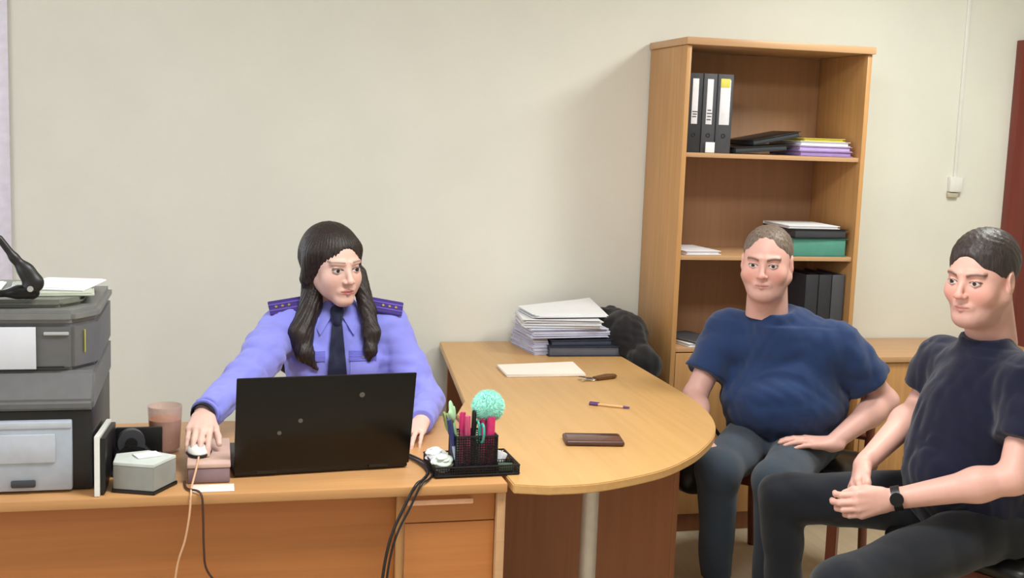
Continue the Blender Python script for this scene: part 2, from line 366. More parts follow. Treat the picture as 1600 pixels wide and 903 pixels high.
def head(kind, mat4, h=.0016, fat=1., neckr=.052, neck_end=(0, .045, -.17)):
    base, lip = SK[kind]; F = Field((-.115, -.145, -.20), (.115, .15, .145), h)
    fem = kind == 'w'
    F.ell((0, .018, .038), (.073, .092, .083), 0)
    F.ell((0, -.030, -.022), (.058*fat, .060, .083), .03)
    if fem:
        for sx in (-1, 1): F.ell((sx*.030, -.048, -.052), (.024, .026, .030), .025)
    for sx in (-1, 1):
        F.cone((sx*(.044 if fem else .050)*fat, .0, -.048), (sx*(.009 if fem else .014), -.068, -.090), .018*fat, .014*fat, .03)
        F.ell((sx*.036*fat, -.056, -.028), (.022*fat, .022, .026), .02)
        F.cone((sx*.012, -.083, .027), (sx*.044, -.070, .026), .007 if fem else .009, .006, .012)
    F.cone((-.008, -.072, -.096), (.008, -.072, -.096), .016 if fem else .02, None, .02)
    if not fem: F.ell((0, -.03, -.10), (.042*fat, .045, .028), .03)
    F.cone((0, .03, -.05), neck_end, neckr, neckr*1.12, .035)
    for sx in (-1, 1): F.ell((sx*.031, -.098, .003), (.0175, .016 if fem else .018, .0115 if fem else .0125), .012, 'sub')
    F.cone((0, -.084, .012), (0, -.104, -.024), .0062, .0085, .010)
    F.ell((0, -.105, -.028), (.0095 if fem else .012, .010, .009), .006)
    for sx in (-1, 1): F.ell((sx*.0115, -.096, -.031), (.0072, .0085, .0065), .005)
    for sx in (-1, 1): F.ell((sx*.006, -.102, -.040), (.0035, .005, .004), .003, 'sub')
    for sx in (-1, 1):          # eyeball, lids
        c = np.array((sx*.031, -.0725, .003)); F.ell(c, (.0128, .0128, .0122), .003)
        F.cone(c+(sx*-.012, -.008, .004), c+(0, -.0125, .0072), .0022, None, .003); F.cone(c+(0, -.0125, .0072), c+(sx*.0125, -.0065, .003), .0022, .0016, .003)
        F.cone(c+(sx*-.011, -.0085, -.003), c+(0, -.0122, -.0062), .0016, None, .003); F.cone(c+(0, -.0122, -.0062), c+(sx*.012, -.0065, -.001), .0016, None, .003)
    zl = -.062
    F.ell((0, -.081, zl), (.026, .014, .017), .012)
    for sx in (-1, 1):
        F.cone((0, -.0945, zl+.0035), (sx*.021, -.083, zl+.0005), .0046, .0022, .003); F.cone((0, -.0935, zl-.0065), (sx*.019, -.083, zl-.001), .0056, .0024, .003)
    F.cone((-.02, -.090, zl-.0010), (0, -.1005, zl-.0012), .0014, None, .002, 'sub'); F.cone((.02, -.090, zl-.0010), (0, -.1005, zl-.0012), .0014, None, .002, 'sub')
    F.ell((0, -.100, -.047), (.0035, .006, .008), .004, 'sub')
    for sx in (-1, 1):
        c, s_ = math.cos(.35), math.sin(.35)*sx; R = [[c, -s_, 0], [s_, c, 0], [0, 0, 1]]
        F.ell((sx*.074, .012, -.004), (.008, .019, .031), .008, R=R); F.ell((sx*.083, .006, 0), (.006, .011, .018), .004, 'sub')
    V, Q = F.mesh(); V = relax(V, Q, 1, .4); C = skincol(V, base)
    def mixc(C, m, c): m = m[:, None]; return C*(1-m)+np.array(c)*m
    x, y, z = V.T; ax = np.abs(x)
    bl = np.array(base)*np.array([1.02, .72, .70]) if kind != 'w' else np.array(base)*np.array([1, .86, .84])
    C = mixc(C, .55*np.exp(-(((ax-.042)/.022)**2+((z+.03)/.024)**2))*(y < -.02), bl); C = mixc(C, .5*np.exp(-((x/.014)**2+((z+.027)/.012)**2))*(y < -.08), bl)
    lm = np.exp(-np.clip(((x/.0225)**2+((z-zl+.001+.003*(ax/.02)**2)/.0095)**2), 0, 9)**3)*(y < -.078); C = mixc(C, lm*(.85 if fem else .6), lip)
    C = mixc(C, np.exp(-((z-zl+.0012)/.0013)**2)*(ax < .021)*(y < -.082)*.75, np.array(lip)*.3)
    cx = ax-.031; gz = 0
    es = 1.12 if fem else 1; eye = ((cx/(.0122*es))**2+((z-.0035)/(.0060*es))**2 < 1)*(y < -.076); C = mixc(C, eye*1., s2l((206, 200, 198)))
    iris = (((cx-gz)/(.0056*es))**2+((z-.0040)/(.0056*es))**2 < 1)*eye; C = mixc(C, iris*1., s2l((46, 34, 30)))
    lid = (np.abs(np.sqrt((cx/(.0135*es))**2+((z-.0035)/(.0070*es))**2)-1) < (.24 if fem else .16))*(z > .0035)*(y < -.07); C = mixc(C, lid*.85, s2l((40, 26, 24)))
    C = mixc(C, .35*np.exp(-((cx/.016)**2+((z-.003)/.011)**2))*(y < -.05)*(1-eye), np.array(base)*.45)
    bz = (.0285+.0015*np.clip(1-((ax-.030)/.02)**2, -1.5, 1)) if fem else .0235+.004*np.clip(1-((ax-.036)/.02)**2, -1, 1); bw = .0030 if fem else .0048
    C = mixc(C, np.exp(-((z-bz)/bw)**2)*(ax > .012)*(ax < .052)*(y < -.045)*(.7 if fem else .85), s2l((58, 42, 36)))
    if not fem:
        C = mixc(C, .22*np.clip((-.045-z)/.02, 0, 1)*np.clip((z+.125)/.02, 0, 1)*(y < .0), s2l((120, 100, 98)))
    A = np.array(mat4); V = V@A[:3, :3].T+A[:3, 3]; return V, Q, C
def limb(kind, F):
    V, Q = F.mesh(); V = relax(V, Q, 1, .4); return V, Q, skincol(V, SK[kind][0])
def local_of(root):
    inv = (Matrix.Translation(root.location) @ root.rotation_euler.to_matrix().to_4x4()).inverted(); R = inv.to_3x3()
    return (lambda *p: np.array(inv @ Vector(p))), (lambda *v: np.array(R @ Vector(v)))
def bounds(pts, pad): P = np.array(pts); return P.min(0)-pad, P.max(0)+pad

# ================================================================== THE ROOM
X0, X1, Y0, Y1, ZC = -3.2, 4.7, -0.6, 4.92, 2.75
# rear wall with a window opening at its left end
m = MB(); wx0, wx1, wz0, wz1 = -2.35, -0.80, 0.86, 2.45
m.box((X0-.1, Y1, -.02), (wx0, Y1+.12, ZC), 0); m.box((wx1, Y1, -.02), (X1+.1, Y1+.12, ZC), 0)
m.box((wx0, Y1, -.02), (wx1, Y1+.12, wz0), 0); m.box((wx0, Y1, wz1), (wx1, Y1+.12, ZC), 0)
struct(m.build('wall_back', M['wall'], smooth=False))
m = MB(); m.box((X0-.12, Y0-.1, -.02), (X0, .4, ZC), 0); m.box((X0-.12, 2.8, -.02), (X0, Y1, ZC), 0); m.box((X0-.12, .4, -.02), (X0, 2.8, .86), 0); m.box((X0-.12, .4, 2.45), (X0, 2.8, ZC), 0)
struct(m.build('wall_left', M['wall'], smooth=False))
struct(MB().box((X1, Y0-.1, -.02), (X1+.1, Y1, ZC), 0).build('wall_right', M['wall'], smooth=False))
struct(MB().box((X0-.1, Y0-.1, -.02), (X1+.1, Y0, ZC), 0).build('wall_front', M['wall'], smooth=False))
struct(MB().box((X0-.12, Y0-.1, -.12), (X1+.1, Y1+.12, -.02), 0).box((X0, Y0, -.03), (X1, Y1, 0), 0).build('floor', M['floor'], smooth=False))
struct(MB().box((X0-.12, Y0-.1, ZC), (X1+.1, Y1+.12, ZC+.08), 0).build('ceiling', M['ceil'], smooth=False))
struct(MB().box((wx1+.02, Y1-.014, 0), (3.58, Y1, .07), .003).build('baseboard_back', M['edge']))
winframe = plain('white_window_plastic', (232, 228, 244), .35)
glass = plain('window_pane_glass', (226, 234, 246), .05, alpha=.15)
def window(n, a, b, z0, z1, plane, pos):
    # plane 'y': pane in the xz plane at y=pos; 'x': pane in the yz plane at x=pos
    def bx(m, u0, v0, u1, v1, d0, d1):
        if plane == 'y': m.box((u0, pos+d0, v0), (u1, pos+d1, v1), .003)
        else: m.box((pos-d1, u0, v0), (pos-d0, u1, v1), .003)
    w = struct(thing('window_%d' % n, (0, 0, 0), None, None))
    f = MB(); t = .06; mid = (a+b)/2
    for u0, u1 in ((a, a+t), (b-t, b), (mid-t/2, mid+t/2)): bx(f, u0, z0, u1, z1, .02, .08)
    for v0, v1 in ((z0, z0+t), (z1-t, z1)): bx(f, a, v0, b, v1, .02, .08)
    f.build('window_frame', winframe, w)
    s = MB(); bx(s, a-.02, z0-.03, b+.02, z0, -.05, .11); s.build('window_sill', winframe, w)
    for u0, u1 in ((a+t, mid-t/2), (mid+t/2, b-t)): g = MB(); bx(g, u0, z0+t, u1, z1-t, .045, .051); g.build('window_pane', glass, w)
    return w
window(1, wx0, wx1, wz0, wz1, 'y', Y1); window(2, .4, 2.8, .86, 2.45, 'x', X0)
# white window reveal casing beside the printer
struct(MB().box((wx1-.005, Y1-.018, .80), (wx1+.045, Y1, 2.5), .003).build('trim_1', winframe))
# door at the right end of the rear wall
d = struct(thing('door_1', (3.60, Y1, 0), None, None))
m = MB(); m.box((0, -.05, 0), (.09, .0, 2.14), .004); m.box((.90, -.05, 0), (.99, .0, 2.14), .004); m.box((.09, -.05, 2.05), (.90, .0, 2.14), .004); m.build('door_frame', M['doorw'], d)
m = MB(); m.box((.095, -.035, .005), (.895, -.002, 2.045), .003); m.box((.20, -.045, .25), (.79, -.035, .95), .004); m.box((.20, -.045, 1.1), (.79, -.035, 1.9), .004); m.build('door_leaf', M['doorw'], d)
m = MB(); m.cyl((.16, -.035, 1.0), (.16, -.08, 1.0), .01); m.cyl((.16, -.08, 1.0), (.28, -.08, 1.0), .009); m.build('door_handle', M['silver'], d)

# ceiling lamps
def ceiling_lamp(x, y, sx, sy, label):
    t = thing('ceiling_lamp', (x, y, ZC), label, 'ceiling lamp')
    m = MB(); m.box((-sx/2-.03, -sy/2-.03, -.06), (sx/2+.03, sy/2+.03, -.001), .006); m.build('housing', M['whitepl'], t)
    MB().box((-sx/2, -sy/2, -.068), (sx/2, sy/2, -.058), .002).build('diffuser', emis('lamp_glow', (255, 246, 226), 3.0), t)
ceiling_lamp(2.75, 3.55, .5, .5, 'square white ceiling lamp above the bookcase and the two seated men')
ceiling_lamp(.8, 2.3, 1.1, .5, 'long white ceiling lamp above the desk in the middle of the office')

# ================================================================== BOOKCASE
bc = thing('bookcase', (1.808, 4.50, 0), 'tall light-wood bookcase with open shelves against the rear wall', 'bookcase')
BW, BD, BH, T = .812, .41, 2.035, .02
MB().box((0, 0, 0), (T, BD, BH-.03), .001).build('side_panel', M['beech'], bc)
MB().box((BW-T, 0, 0), (BW, BD, BH-.03), .001).build('side_panel', M['beech'], bc)
MB().box((-.008, -.016, BH-.029), (BW+.008, BD, BH), .003).build('top_panel', M['edge'], bc)
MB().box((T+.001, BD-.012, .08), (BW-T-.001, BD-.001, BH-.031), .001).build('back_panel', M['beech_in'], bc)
for z in (1.565, 1.150, .770): MB().box((T+.001, .012, z), (BW-T-.001, BD-.013, z+.018), .001).build('shelf', M['edge'], bc)
MB().box((T+.001, .03, .0), (BW-T-.001, .05, .079), .001).build('plinth', M['brownpanel'], bc)
for x0, hx in ((T+.002, BW/2-.045), (BW/2+.002, BW/2+.045)):
    dr = MB().box((x0, -.002, .085), (x0+BW/2-T-.005, .011, .767), .002).build('cabinet_door', M['beech'], bc)
    m = MB(); m.cyl((hx, -.024, .64), (hx, -.024, .52), .005); m.cyl((hx, -.001, .63), (hx, -.024, .63), .004); m.cyl((hx, -.001, .53), (hx, -.024, .53), .004); m.build('handle', M['greymetal'], dr)

# binders standing on the top shelf
def binder(x, w, h, col, lab, lw, extra=None, label='', z=1.584, y=4.535, lean=0, lz=(.36, .93)):
    t = thing('ring_binder', (x, y, z), label, 'binder', group=None); d_ = .24
    m = MB(); m.box((0, 0, 0), (w, .006, h), .002); m.box((0, 0, 0), (.004, d_, h), .0015); m.box((w-.004, 0, 0), (w, d_, h), .0015); m.build('cover', col, t)
    MB().box((.006, .012, .006), (w-.006, d_-.01, h-.012), .001).build('paper_block', M['white'], t)
    if lab: MB().box((w/2-lw/2, -.0012, h*lz[0]), (w/2+lw/2, .0004, h*lz[1]), .0004).build('spine_label', lab, t)
    m = MB(); b = bmesh.new()
    for k in range(20):
        a0, a1 = 2*PI*k/20, 2*PI*(k+1)/20
        v = [b.verts.new((w/2+r*math.cos(a), -.0015, h*.22+r*math.sin(a))) for r, a in ((.006, a0), (.009, a0), (.009, a1), (.006, a1))]; b.faces.new(v)
    r = bmesh.ops.extrude_face_region(b, geom=list(b.faces)); bmesh.ops.translate(b, vec=(0, .002, 0), verts=[v for v in r['geom'] if isinstance(v, bmesh.types.BMVert)]); m._merge(b)
    m.build('finger_ring', M['black'], t)
    if extra: extra(t)
    t.rotation_euler = (0, lean, 0); return t
binderm = plain('charcoal_binder_board', (72, 72, 78), .6); bindk = plain('black_binder_board', (44, 44, 50), .6)
labm = plain('printed_white_label', (232, 230, 238), .7); yelm = plain('yellow_tab', (222, 212, 96), .7); grm = plain('green_board', (70, 128, 112), .6)
def small_marks(rows, w, h0, h1):
    def fn(t):
        m = MB(); n = 0
        for k in range(rows):
            z = h0+(h1-h0)*k/rows; m.box((w/2-.010+.002*(k % 2), -.0018, z), (w/2+.008+.002*(k % 3), -.0011, z+.004), 0)
        m.build('label_text', bindk, t)
    return fn
binder(1.836, .062, .315, bindk, labm, .026, small_marks(3, .062, .14, .17), 'black ring binder standing against the left side of the top shelf')
binder(1.901, .058, .315, binderm, labm, .026, small_marks(4, .058, .13, .18), 'charcoal ring binder in the middle of the three standing on the top shelf')
def yel(t): MB().box((.012, -.0022, .262), (.052, -.0012, .297), .0004).build('yellow_tab', yelm, t)
binder(1.962, .068, .315, binderm, labm, .044, yel, 'charcoal ring binder with yellow-topped white label, right of the three')
tag(MB().box((0, 0, 0), (.040, .006, .042), .0015, RT((1.918, 4.522, 1.5845), .04)).build('paper_tag', M['white']), 'small white paper tag leaning at the foot of the middle binder', 'tag')
# slanted black folders and the flat pile beside them
def folder(x, y, z, w, d_, h, mat, label, rz=0, ry=0, name='document_folder', cat='folder', paper=None):
    if paper is None and mat.name.startswith('black_pl'): paper = M['darkgrey']
    t = thing(name, (x, y, z), label, cat, rz); t.rotation_euler = (0, ry, rz)
    m = MB(); m.box((-w/2, -d_/2, 0), (w/2, d_/2, .0025), .001); m.box((-w/2, -d_/2, h-.0025), (w/2, d_/2, h), .001); m.box((-w/2, d_/2-.003, 0), (w/2, d_/2, h), .001); m.build('cover', mat, t)
    if h > .008: MB().box((-w/2+.008, -d_/2+.006, .003), (w/2-.008, d_/2-.006, h-.003), .0008).build('paper_block', paper or M['white'], t)
    return t
folder(2.165, 4.66, 1.5945, .24, .28, .024, M['black'], 'black clip folder lying slantwise on the top shelf, lowest beside the binders', ry=-.08)
folder(2.235, 4.66, 1.640, .22, .26, .022, M['black'], 'black folder tipped over the slanting clip folder on the top shelf', ry=-.20)
lil = plain('lilac_folder_plastic', (168, 140, 200), .4); lil2 = plain('pale_lilac_folder', (196, 172, 222), .4)
for k, (h, mt, lb) in enumerate([(.020, lil, 'lilac plastic folder at the bottom of the pile on the top shelf'), (.020, lil2, 'pale lilac folder in the middle of the pile on the top shelf'), (.018, M['white'], 'white folder below the yellow one in the pile on the top shelf'), (.012, yelm, 'thin yellow folder on top of the pile on the top shelf')]):
    folder(2.455+(.0, .004, -.004, -.012)[k], 4.66+.006*k, 1.5845+(.0, .021, .042, .061)[k], (.245, .24, .235, .20)[k], .27, h, mt, lb, rz=(.02, -.03, .04, .09)[k], paper=(lil, lil2, None, yelm)[k])
# second shelf
folder(2.455, 4.66, 1.169, .255, .28, .075, grm, 'thick green box folder lying on the second shelf behind the seated man', name='box_folder', paper=plain('green_folder_core', (84, 150, 134), .6))
folder(2.450, 4.655, 1.245, .25, .28, .038, M['black'], 'black folder lying on the green box folder', rz=.03, name='box_folder')
folder(2.43, 4.655, 1.284, .23, .27, .012, M['white'], 'white paper folder on top of the green and black folders', rz=-.05)
folder(1.93, 4.66, 1.169, .16, .26, .016, labm, 'pale paper folder lying at the left end of the second shelf', rz=.08)
# third (lowest) open shelf
for k in range(3): binder(2.412+.061*k, .058, .30, (bindk, bindk, binderm)[k], None, 0, None, ('black unlabelled binder, left of the three on the lowest open shelf', 'black unlabelled binder between two others on the lowest open shelf', 'charcoal unlabelled binder, right of the three on the lowest open shelf')[k], z=.789, y=4.54)
folder(1.950, 4.64, .789, .16, .22, .014, M['white'], 'white magazine at the bottom of the small pile on the lowest open shelf', rz=.2, name='magazine', cat='magazine')
folder(1.948, 4.64, .804, .15, .21, .012, binderm, 'dark-covered magazine on top of the small pile on the lowest open shelf', rz=.38, name='magazine', cat='magazine')

# ================================================================== LOW CABINET right of the bookcase
lc = thing('low_cabinet', (2.655, 4.47, 0), 'waist-high light-wood cabinet right of the tall bookcase', 'cabinet'); LW = .92
MB().box((0, .004, .0), (.02, .43, .725), .001).build('side_panel', M['beech'], lc); MB().box((LW-.02, .004, 0), (LW, .43, .725), .001).build('side_panel', M['beech'], lc)
MB().box((-.0, -.012, .7255), (LW+.01, .44, .750), .003).build('cabinet_top', M['edge'], lc)
MB().box((.021, .02, 0), (LW-.021, .04, .07), .001).build('plinth', M['brownpanel'], lc)
MB().box((.021, .418, .071), (LW-.021, .429, .724), .001).build('back_panel', M['beech_in'], lc)
for k in range(2):
    x0 = .0215+k*(LW/2-.02); dr = MB().box((x0, 0, .075), (x0+LW/2-.0245, .016, .722), .002).build('cabinet_door', M['beech'], lc)
    hx = (LW/2-.06, LW/2+.06)[k]; m = MB(); m.cyl((hx-.14 if k == 0 else hx, -.001, .61), (hx-.14 if k == 0 else hx, -.018, .61), .006); m.sph((hx-.14 if k == 0 else hx, -.020, .61), .010, 14); m.build('knob', M['gold'], dr)

# cable duct and socket on the wall
tag(MB().box((3.322, 4.908, 1.50), (3.338, 4.920, ZC), .002).build('cable_duct', M['whitepl']), 'thin white cable duct running down the wall to the small white box', 'cable duct')
t = thing('wall_socket', (3.33, 4.92, 1.47), 'small white wall box at the lower end of the cable duct', 'wall box')
m = MB(); m.box((-.032, -.028, -.035), (.032, -.001, .035), .004); m.build('socket_body', M['whitepl'], t)
m = MB(); m.box((-.034, -.020, -.060), (.018, -.001, -.037), .004); m.build('plug_strip', plain('beige_plastic', (196, 188, 168), .5), t)

# ================================================================== MAIN DESK
dk = thing('office_desk', (0, 0, 0), 'long light-wood office desk in front of the woman in uniform', 'desk')
MB().box((-1.45, 2.892, .722), (.735, 3.62, .748), .004).build('desktop', M['topx'], dk)
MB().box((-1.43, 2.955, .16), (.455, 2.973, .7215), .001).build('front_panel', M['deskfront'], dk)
MB().box((-1.449, 2.93, 0), (-1.4305, 3.60, .7215), .001).build('side_panel', M['beech'], dk)
MB().box((.712, 2.905, 0), (.734, 3.60, .7215), .001).build('side_panel', M['edge'], dk)
MB().box((.456, 2.935, .0), (.474, 3.50, .7215), .001).build('side_panel', M['beech'], dk)
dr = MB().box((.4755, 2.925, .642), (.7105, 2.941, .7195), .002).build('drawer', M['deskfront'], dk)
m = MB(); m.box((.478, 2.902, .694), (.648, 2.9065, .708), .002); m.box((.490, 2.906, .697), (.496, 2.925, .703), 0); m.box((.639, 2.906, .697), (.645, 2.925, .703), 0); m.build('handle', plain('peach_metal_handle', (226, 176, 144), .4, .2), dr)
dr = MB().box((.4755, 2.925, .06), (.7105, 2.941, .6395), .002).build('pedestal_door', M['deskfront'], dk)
MB().cyl((.50, 2.925, .45), (.50, 2.905, .45), .008).build('knob', M['greymetal'], dr)
MB().box((.4755, 2.95, .0), (.7105, 2.96, .058), 0).build('plinth', M['brownpanel'], dk)

# ================================================================== MEETING TABLE (rounded end)
mt = thing('meeting_table', (0, 0, 0), 'light-wood table with a rounded end joined to the right end of the desk', 'table')
pts = [(.925, 4.90), (.806, 3.80), (.745, 3.625), (.745, 2.872)]
crv = [(.832, 2.846), (.975, 2.858), (1.17, 2.945), (1.30, 3.055), (1.386, 3.154), (1.475, 3.285), (1.545, 3.443), (1.59, 3.62), (1.608, 3.80), (1.612, 4.04)]
def cr(P, n=6):
    Q = []
    for i in range(len(P)-1):
        p0, p1, p2, p3 = [Vector(P[j]) for j in (max(i-1, 0), i, i+1, min(i+2, len(P)-1))]
        for j in range(n): t = j/n; Q.append(tuple(.5*((2*p1)+(-p0+p2)*t+(2*p0-5*p1+4*p2-p3)*t*t+(-p0+3*p1-3*p2+p3)*t*t*t)))
    return Q+[P[-1]]
poly = pts + cr(crv) + [(1.612, 4.90)]
MB().prism(poly, 2, .7255, .750, .003).build('tabletop', M['top'], mt)
m = MB(); m.cyl((1.015, 3.06, .012), (1.015, 3.06, .7245), .024); m.cyl((1.015, 3.06, .705), (1.015, 3.06, .7245), .05); m.cyl((1.015, 3.06, 0), (1.015, 3.06, .014), .045, .035); m.build('leg', M['greymetal'], mt)
MB().box((.80, 3.40, .02), (1.40, 3.418, .7245), .001).build('modesty_panel', M['brownpanel'], mt)
MB().box((1.40, 3.40, 0), (1.418, 4.80, .7245), .001).build('modesty_panel', M['brownpanel'], mt)
MB().box((.94, 4.78, 0), (1.39, 4.798, .7245), .001).build('end_panel', M['brownpanel'], mt)

# ------------------------------------------------------------------ PRINTER
pr = thing('printer', (-.60, 2.95, .749), 'large grey multifunction printer standing on the left end of the desk', 'printer')
# local x: right edge is about +.32
MB().box((-.37, .012, 0), (.318, .50, .198), .008).build('lower_body', M['black'], pr)
ct = MB().box((-.35, -.006, .006), (.272, .014, .176), .004).build('paper_tray', M['pblue'], pr)
MB().box((.10, -.010, .075), (.235, -.004, .145), .003).build('tray_window', M['pblue2'], ct)
m = MB(); m.box((.135, -.012, .016), (.19, -.005, .034), .004); m.build('tray_latch', M['darkgrey'], ct)
MB().box((-.35, -.008, .158), (.272, .002, .174), .002).build('tray_lip', M['pblue2'], ct)
MB().prism([(.001, .199), (.001, .222), (.055, .285), (.50, .285), (.50, .199)], 0, -.37, .322, .006).build('output_shelf', M['pgrey2'], pr)
up = [(-.37, .055), (.27, .055), (.322, .13), (.322, .50), (-.37, .50)]
MB().prism(up, 2, .286, .400, .008).build('upper_body', M['pgrey2'], pr)
MB().prism([(-.372, .050), (.272, .050), (.326, .128), (.326, .503), (-.372, .503)], 2, .4005, .432, .010).build('scanner_rim', M['pgrey'], pr)
MB().prism([(-.33, .09), (.24, .09), (.285, .15), (.285, .47), (-.33, .47)], 2, .4325, .452, .008).build('document_cover', plain('printer_cover_olive_grey', (112, 114, 104), .45), pr)
MB().box((.205, .0495, .372), (.262, .0555, .380), .002).build('name_plate', plain('pale_badge', (182, 182, 184), .4), pr)
m = MB(); m.box((-.06, .052, .292), (.25, .0565, .296), .001); m.build('shelf_slot', M['black'], pr)
MB().box((.0, -.006, 0), (.0016, .014, .056), .0004, RT((.2925, .086, .325), -.96+PI/2)).build('yellow_sticker', plain('yellow_green_sticker', (206, 204, 120), .6), pr)
tag(MB().box((-.87, 2.9975, 1.040), (-.412, 2.9995, 1.142), .0004).build('taped_notice', plain('bluish_white_notice_paper', (214, 216, 226), .8, var=.02)), 'white paper notice taped to the front of the printer', 'notice')
clearm = plain('clear_greenish_plastic', (186, 192, 176), .25)
for k, (x, y, w, d_, rz, mt_, lb) in enumerate([(-.40, 3.22, .20, .25, .1, clearm, 'greenish plastic sleeve lying on top of the printer, lowest of the sheets'), (-.375, 3.24, .16, .20, -.2, M['white'], 'white sheet on top of the printer above the plastic sleeve'), (-.62, 3.20, .2, .26, .05, M['white'], 'white sheet under the black stapler on the printer')]):
    m = MB(); m.box((-w/2, -d_/2, 0), (w/2, d_/2, .005), .002); m.box((-w/2+.01, -d_/2+.006, .0051), (w/2-.006, d_/2-.012, .008), .001)
    o = m.build('paper_sheet', mt_); o.location = (x, y, 1.2015+(.0, .0085, .0)[k]); o.rotation_euler = (0, 0, rz); tag(o, lb, 'paper')
# open black stapler on the printer
st = thing('stapler', (-.425, 3.03, 1.212), 'black open stapler with its upper arm raised, on top of the printer', 'stapler', .05)
F = Field((-.2, -.05, -.03), (.05, .05, .19), .0025)
F.cone((-.012, 0, .006), (.006, 0, .032), .014, .019, .02, flat=(0, 1, 0, .8)).cone((.006, 0, .032), (-.010, 0, .060), .019, .016, .02, flat=(0, 1, 0, .8)).cone((-.010, 0, .060), (-.036, 0, .092), .015, .010, .02, flat=(0, 1, 0, .8)).cone((-.036, 0, .092), (-.068, 0, .138), .0095, .0085, .012)
sdf_obj('upper_arm', F, M['black'], st)
F = Field((-.2, -.05, -.03), (.06, .05, .06), .0025); F.cone((-.165, 0, -.002), (-.03, 0, .010), .011, .014, .02, flat=(0, 0, 1, .7)).cone((-.03, 0, .010), (.002, 0, .010), .016, .018, .02).plane((0, 0, -.010), (0, 0, -1)); sdf_obj('lower_arm', F, M['blackgloss'], st)
MB().cyl((0, -.022, .02), (0, .022, .02), .007).build('hinge_pin', M['silver'], st)

# ------------------------------------------------------------------ organizer, note block, tape dispenser, glass
og = thing('desk_organizer', (-.262, 2.90, .749), 'black desk organizer with a white-edged side panel right of the printer', 'organizer')
pf = [(0, 0), (.004, .146), (.34, .106), (.34, 0)]
MB().prism(pf, 0, -.012, .0, .001).build('side_panel', M['whitepl'], og)
MB().prism([(.012, .004), (.016, .138), (.33, .10), (.33, .004)], 0, .0005, .012, .001).build('side_lining', M['black'], og)
MB().box((.0125, .16, .0), (.13, .33, .006), .001).build('base', M['black'], og)
MB().box((.0125, .32, .006), (.13, .334, .085), .002).build('back_panel', M['black'], og)
nb = thing('note_block', (-.158, 2.955, .749), 'grey note paper block with black edges in front of the organizer', 'note block', .0)
R45 = .0
pb = [(.020, -.060), (.072, .030), (.0, .085), (-.078, .060), (-.080, -.022)]
MB().prism(pb, 2, .0, .008, .001).build('base', M['black'], nb)
pc = [(x*.95, y*.95) for x, y in pb]
MB().prism(pc, 2, .0085, .066, .001).build('paper_block', plain('grey_paper_block', (150, 152, 148), .7), nb)
MB().prism(pc, 2, .0665, .074, .001).build('top_sheets', plain('pale_grey_sheets', (204, 210, 206), .6), nb)
o = MB().box((-.030, -.022, 0), (.03, .022, .003), .0008).build('note_sheet', M['white']); o.location = (-.158, 2.985, .8235); o.rotation_euler = (0, 0, .4); tag(o, 'loose white note lying on the grey note block', 'note')
td = thing('tape_dispenser', (-.19, 3.13, .755), 'black tape dispenser behind the grey note block in the organizer', 'tape dispenser', .15)
MB().prism([(-.058, 0), (-.058, .042), (-.02, .062), (.02, .052), (.04, .030), (.066, .030), (.066, 0)], 1, -.028, .028, .004).build('body', M['black'], td)
m = MB(); m.cyl((-.015, -.012, .066), (-.015, .012, .066), .034, seg=32); m.build('tape_roll', M['darkgrey'], td)
m = MB(); m.cyl((-.015, -.020, .066), (-.015, .020, .066), .014); m.build('hub', M['black'], td)
gl = thing('tea_glass', (-.128, 3.30, .749), 'glass tumbler of orange-brown tea left of the mouse hand', 'glass')
gm = plain('rosy_clear_glass', (222, 190, 178), .06, alpha=.38, coat=.3)
MB().lathe([(0, 0), (.036, 0), (.040, .004), (.046, .125), (.0445, .1255), (.0385, .008), (0, .007)]).build('tumbler', gm, gl)
tm = plain('orange_tea', (224, 140, 92), .1, alpha=.85)
MB().lathe([(0, .0085), (.0378, .0085), (.0425, .088), (0, .088)]).build('tea', tm, gl)

# ------------------------------------------------------------------ box under the mouse, mouse and cables
t = thing('mauve_box', (-.01, 3.095, .749), 'flat mauve box under the computer mouse, left of the laptop', 'box')
MB().box((-.052, -.115, 0), (.050, .13, .038), .003).build('box_body', plain('mauve_card', (140, 116, 122), .6), t)
MB().box((-.054, -.117, .0385), (.052, .132, .050), .003).build('lid', plain('mauve_card_lid', (206, 172, 160), .6), t)
o = MB().box((-.05, -.03, 0), (.05, .03, .0012), .0004).build('paper_slip', M['cream']); o.location = (.0, 2.938, .7485); tag(o, 'cream paper slip at the desk edge in front of the mauve box', 'paper')
ms = thing('computer_mouse', (-.036, 3.080, .8005), 'white computer mouse with a black base under the woman\'s hand', 'mouse')
F = Field((-.05, -.07, -.02), (.05, .07, .05), .002); F.ell((0, 0, .006), (.031, .055, .022), 0).plane((0, 0, .006), (0, 0, -1)); sdf_obj('shell', F, M['whitepl'], ms)
F = Field((-.05, -.07, -.02), (.05, .07, .05), .002); F.ell((0, 0, .006), (.033, .057, .018), 0).plane((0, 0, 0), (0, 0, -1)).plane((0, 0, .0065), (0, 0, 1)); sdf_obj('base', F, M['black'], ms)
tag(MB().tube([(-.036, 3.018, .806), (-.04, 2.972, .795), (-.052, 2.93, .754), (-.052, 2.892, .7525), (-.056, 2.880, .70), (-.066, 2.878, .64), (-.085, 2.88, .57), (-.095, 2.88, .45), (-.09, 2.90, .3)], .0026).build('mouse_cable', plain('beige_cable', (214, 170, 134), .5)), 'thin beige cable from the mouse hanging over the desk edge', 'cable')
tag(MB().tube([(-.07, 2.99, .7525), (-.062, 2.93, .7525), (-.030, 2.888, .7525), (-.024, 2.880, .70), (-.022, 2.880, .62), (-.014, 2.88, .56), (.03, 2.88, .50), (.06, 2.88, .44), (.07, 2.90, .3)], .0028).build('dark_cable', plain('dark_brown_cable', (70, 40, 30), .5)), 'dark cable hanging over the desk edge below the mouse', 'cable')
